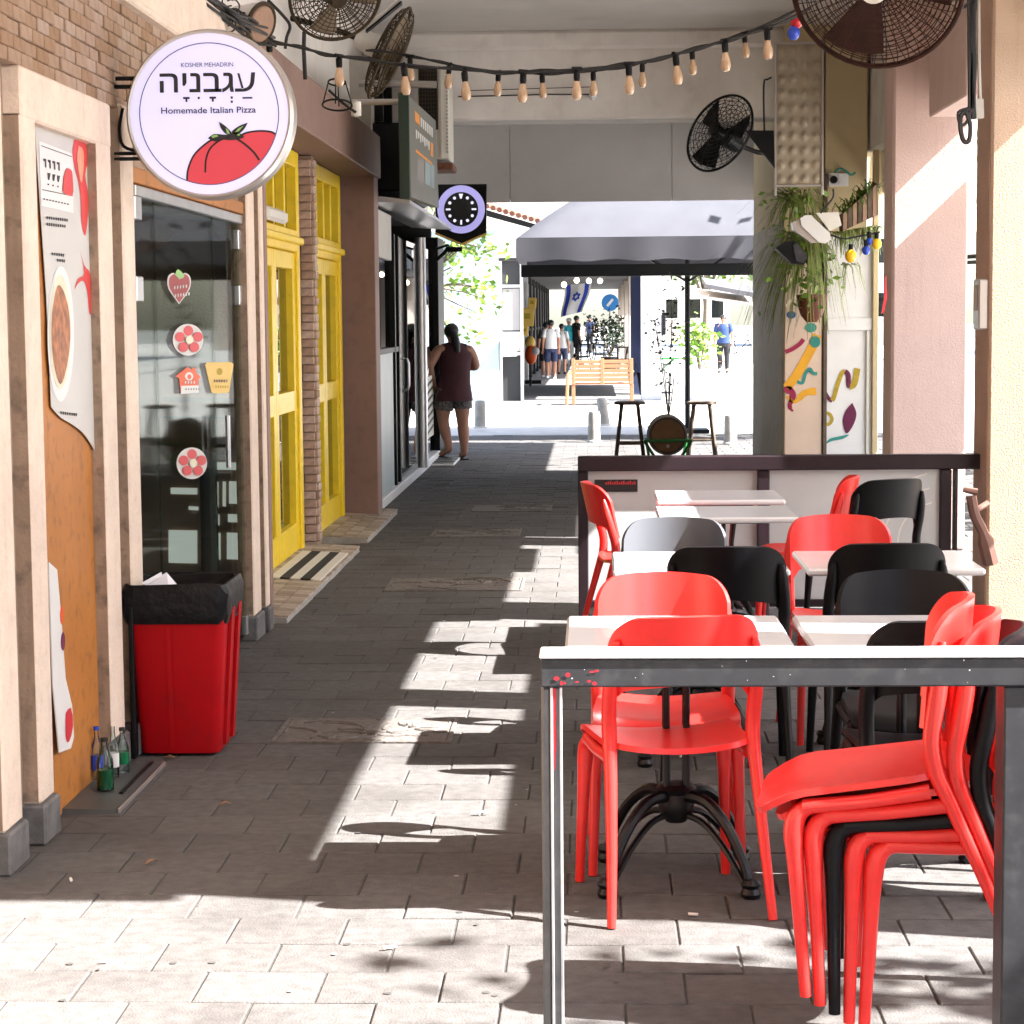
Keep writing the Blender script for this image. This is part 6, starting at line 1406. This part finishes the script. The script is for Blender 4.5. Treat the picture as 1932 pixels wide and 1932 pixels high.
b.build('trunk', m_bark, tr); b = MB(); rr = random.Random(31)
leaves(b, rr, 900, lambda r: ends[r.randrange(len(ends))]+V((r.gauss(0, .2), r.gauss(0, .25), r.gauss(0, .11))), .13); b.build('crown', m_leafl, tr, smooth=False)

# side street backdrop
for k, (x0, x1_, y, h, lb, mt_) in enumerate(((2.6, 9.5, 150, 9, 'pale apartment house closing the far end of the side street', m_far), (9.8, 18, 120, 11, 'cream apartment house on the right of the side street', m_far))):
    t = thing('apartment_house', lb, 'building', ((x0+x1_)/2, y, 0)); MB().box(x0, x1_, y, y+12, 0, h, .02).build('wall', mt_, t); MB().box(x0-.2, x1_+.2, y-.2, y+12, h, h+.3, .02).build('roof', m_stone, t)
    for i in range(4):
        for j in range(2): f_ = MB().box(x0+.8+i*1.6, x0+1.8+i*1.6, y-.04, y, 1.5+3*j, 3+3*j, .01).build('window', m_offw, t); MB().box(x0+.88+i*1.6, x0+1.72+i*1.6, y-.05, y-.041, 1.58+3*j, 2.92+3*j).build('pane', m_glassd, f_)
t = thing('row_of_shops', 'shop row across the side road facing the arcade pillars', 'building', (26, 20, 0))
MB().box(24, 36, -30, 100, 0, 8, .02).build('wall', m_white, t)
for k in range(22): 
    f_ = MB().box(23.95, 24, -26+k*5.5, -22+k*5.5, .3, 2.6, .01).build('window', m_offw, t); MB().box(23.93, 23.949, -25.8+k*5.5, -22.2+k*5.5, .4, 2.5).build('pane', m_glassd, f_)
MB().box(22.6, 23.9, -30, 100, 2.9, 3.05, .01).build('awning', m_canvd, t)
def tree(x, y, h, w_, n, size, label, seed, mat=None, zc=.62):
    t = thing('street_tree', label, 'tree', (x, y, 0), 'street trees along the side road'); rr = random.Random(seed); b = MB(); ends = []
    b.tube([(x, y, 0), (x+.05, y, h*.3), (x-.03, y+.05, h*.5)], [.16, .12, .09], 9)
    for k in range(9):
        a = k*.7+rr.random(); e = V((x+math.cos(a)*w_*rr.uniform(.4, 1), y+math.sin(a)*w_*rr.uniform(.4, 1), h*rr.uniform(.55, .98))); q = smooth2([(x, y, h*rr.uniform(.3, .5)), tuple(e*.5+V((x, y, h*.5))*.5), tuple(e)], 4); b.tube(q, [.06*(1-.8*i/len(q)) for i in range(len(q))], 6); ends += [V(p) for p in q[4:]]
    b.build('trunk', m_bark, t); b = MB(); leaves(b, rr, n, lambda r: ends[r.randrange(len(ends))]+V((r.gauss(0, w_*.2), r.gauss(0, w_*.2), r.gauss(0, h*.06))), size); b.build('crown', mat or m_leaf, t, smooth=False)
tree(6.0, 3.9, 5.3, 1.15, 1700, .15, 'street tree shading the paving at the near right', 1)
tree(6.2, 17.4, 5.2, 2.0, 2200, .2, 'street tree at the kerb beside the mural column', 2)
tree(5.9, 21.9, 5.4, 2.2, 2400, .2, 'street tree at the kerb near the arcade end', 5)
tree(6.5, 28.6, 6.0, 1.7, 1300, .2, 'street tree on the corner casting flecks on the far walkway', 3)
tree(5.2, 100, 7, 2.6, 1500, .4, 'distant tree left of the awning in the side street', 4); tree(8.6, 108, 8, 3, 1500, .45, 'distant tree right of the awning in the side street', 6)
t = thing('shop_awning', 'dark sloping awning far along the side street', 'awning', tuple(at(1380, 548, 1, 75)))
MB().poly(onY([(1332, 536), (1425, 553), (1425, 562), (1332, 544)], 75), ex=(0, 3, .3)).build('canopy', m_canvd, t, smooth=False)
MB().poly(onY([(1322, 558), (1425, 572), (1425, 577), (1322, 563)], 75.2), ex=(0, 3, .3)).build('lower_flap', m_far, t, smooth=False)
for px in (1336, 1422): p = at(px, 555, 1, 75.5); MB().tube([(p.x, 75.5, 0), p], .06, 7).build('post', m_rim, t)
# bicycle behind the man
p = G(1395, 683); t = thing('bicycle', 'bicycle standing behind the man in the royal blue shirt', 'bicycle', p); P0 = V(p)
for s, nm in ((-.5, 'wheel'), (.5, 'wheel')):
    wc = P0+V((s, 0, .33)); b = MB().ring(wc, (0, 1, 0), .32, .018, 28, 5)
    for k in range(8): b.tube([wc, wc+V((.31*math.cos(k*.785), 0, .31*math.sin(k*.785)))], .004, 3)
    b.build(nm, m_black, t)
b = MB()
for a, c in (((-.5, .33), (-.1, .32)), ((-.5, .33), (-.2, .8)), ((-.1, .32), (-.2, .8)), ((-.1, .32), (.32, .78)), ((-.2, .75), (.32, .78)), ((.5, .33), (.32, .85)), ((.32, .85), (.3, 1.0)), ((-.2, .8), (-.22, .92))): b.tube([P0+V((a[0], 0, a[1])), P0+V((c[0], 0, c[1]))], .022, 6)
b.build('frame', m_dark, t); MB().box(P0.x-.34, P0.x-.1, P0.y-.06, P0.y+.06, .92, .97, .02).build('saddle', m_black, t); MB().tube([P0+V((.3, -.28, 1.02)), P0+V((.3, .28, 1.02))], .016, 6).build('handlebar', m_black, t)
# unseen canvas awning added to keep the sun off the nearest tables
t = thing('shade_awning', 'unseen cream awning added over the kerb to shade the nearest tables', 'awning', (3.4, 8.3, 2.8))
MB().surf(lambda u, v: (2.77+1.35*u, 5.85+5.0*v, 2.93-.55*u-.03*math.sin(u*3.14)), 6, 10).build('canopy', m_awn, t)
for y in (5.9, 8.35, 10.8): MB().tube([(2.76, y, 2.28), (4.1, y, 2.36)], .018, 6).build('arm', m_black, t)
MB().tube([(4.12, 5.85, 2.39), (4.12, 10.85, 2.39)], .025, 8).build('front_bar', m_alum, t)

t = thing('shade_awning', 'unseen cream awning added to shade the pink pillar and the mural column', 'awning', (3.4, 17, 2.6))  # second unseen awning, added to hold sun off pillar and mural
MB().surf(lambda u, v: (2.77+1.35*u, 14.3+5.6*v, 2.75-.55*u-.03*math.sin(u*3.14)), 6, 10).build('canopy', m_awn, t)
for y in (14.35, 17.1, 19.85): MB().tube([(2.76, y, 2.1), (4.1, y, 2.16)], .018, 6).build('arm', m_black, t)
MB().tube([(4.12, 14.3, 2.19), (4.12, 19.9, 2.19)], .025, 8).build('front_bar', m_alum, t)
MB().box(2.55, 2.74, 15.45, 19.9, 2.72, 3.095, .01).build('sun_block_box', m_offw, t)  # box added to close the sun slit above the awning
bad = [o.name for o in S.objects if o.type == 'MESH' and len(o.data.polygons) == 0]
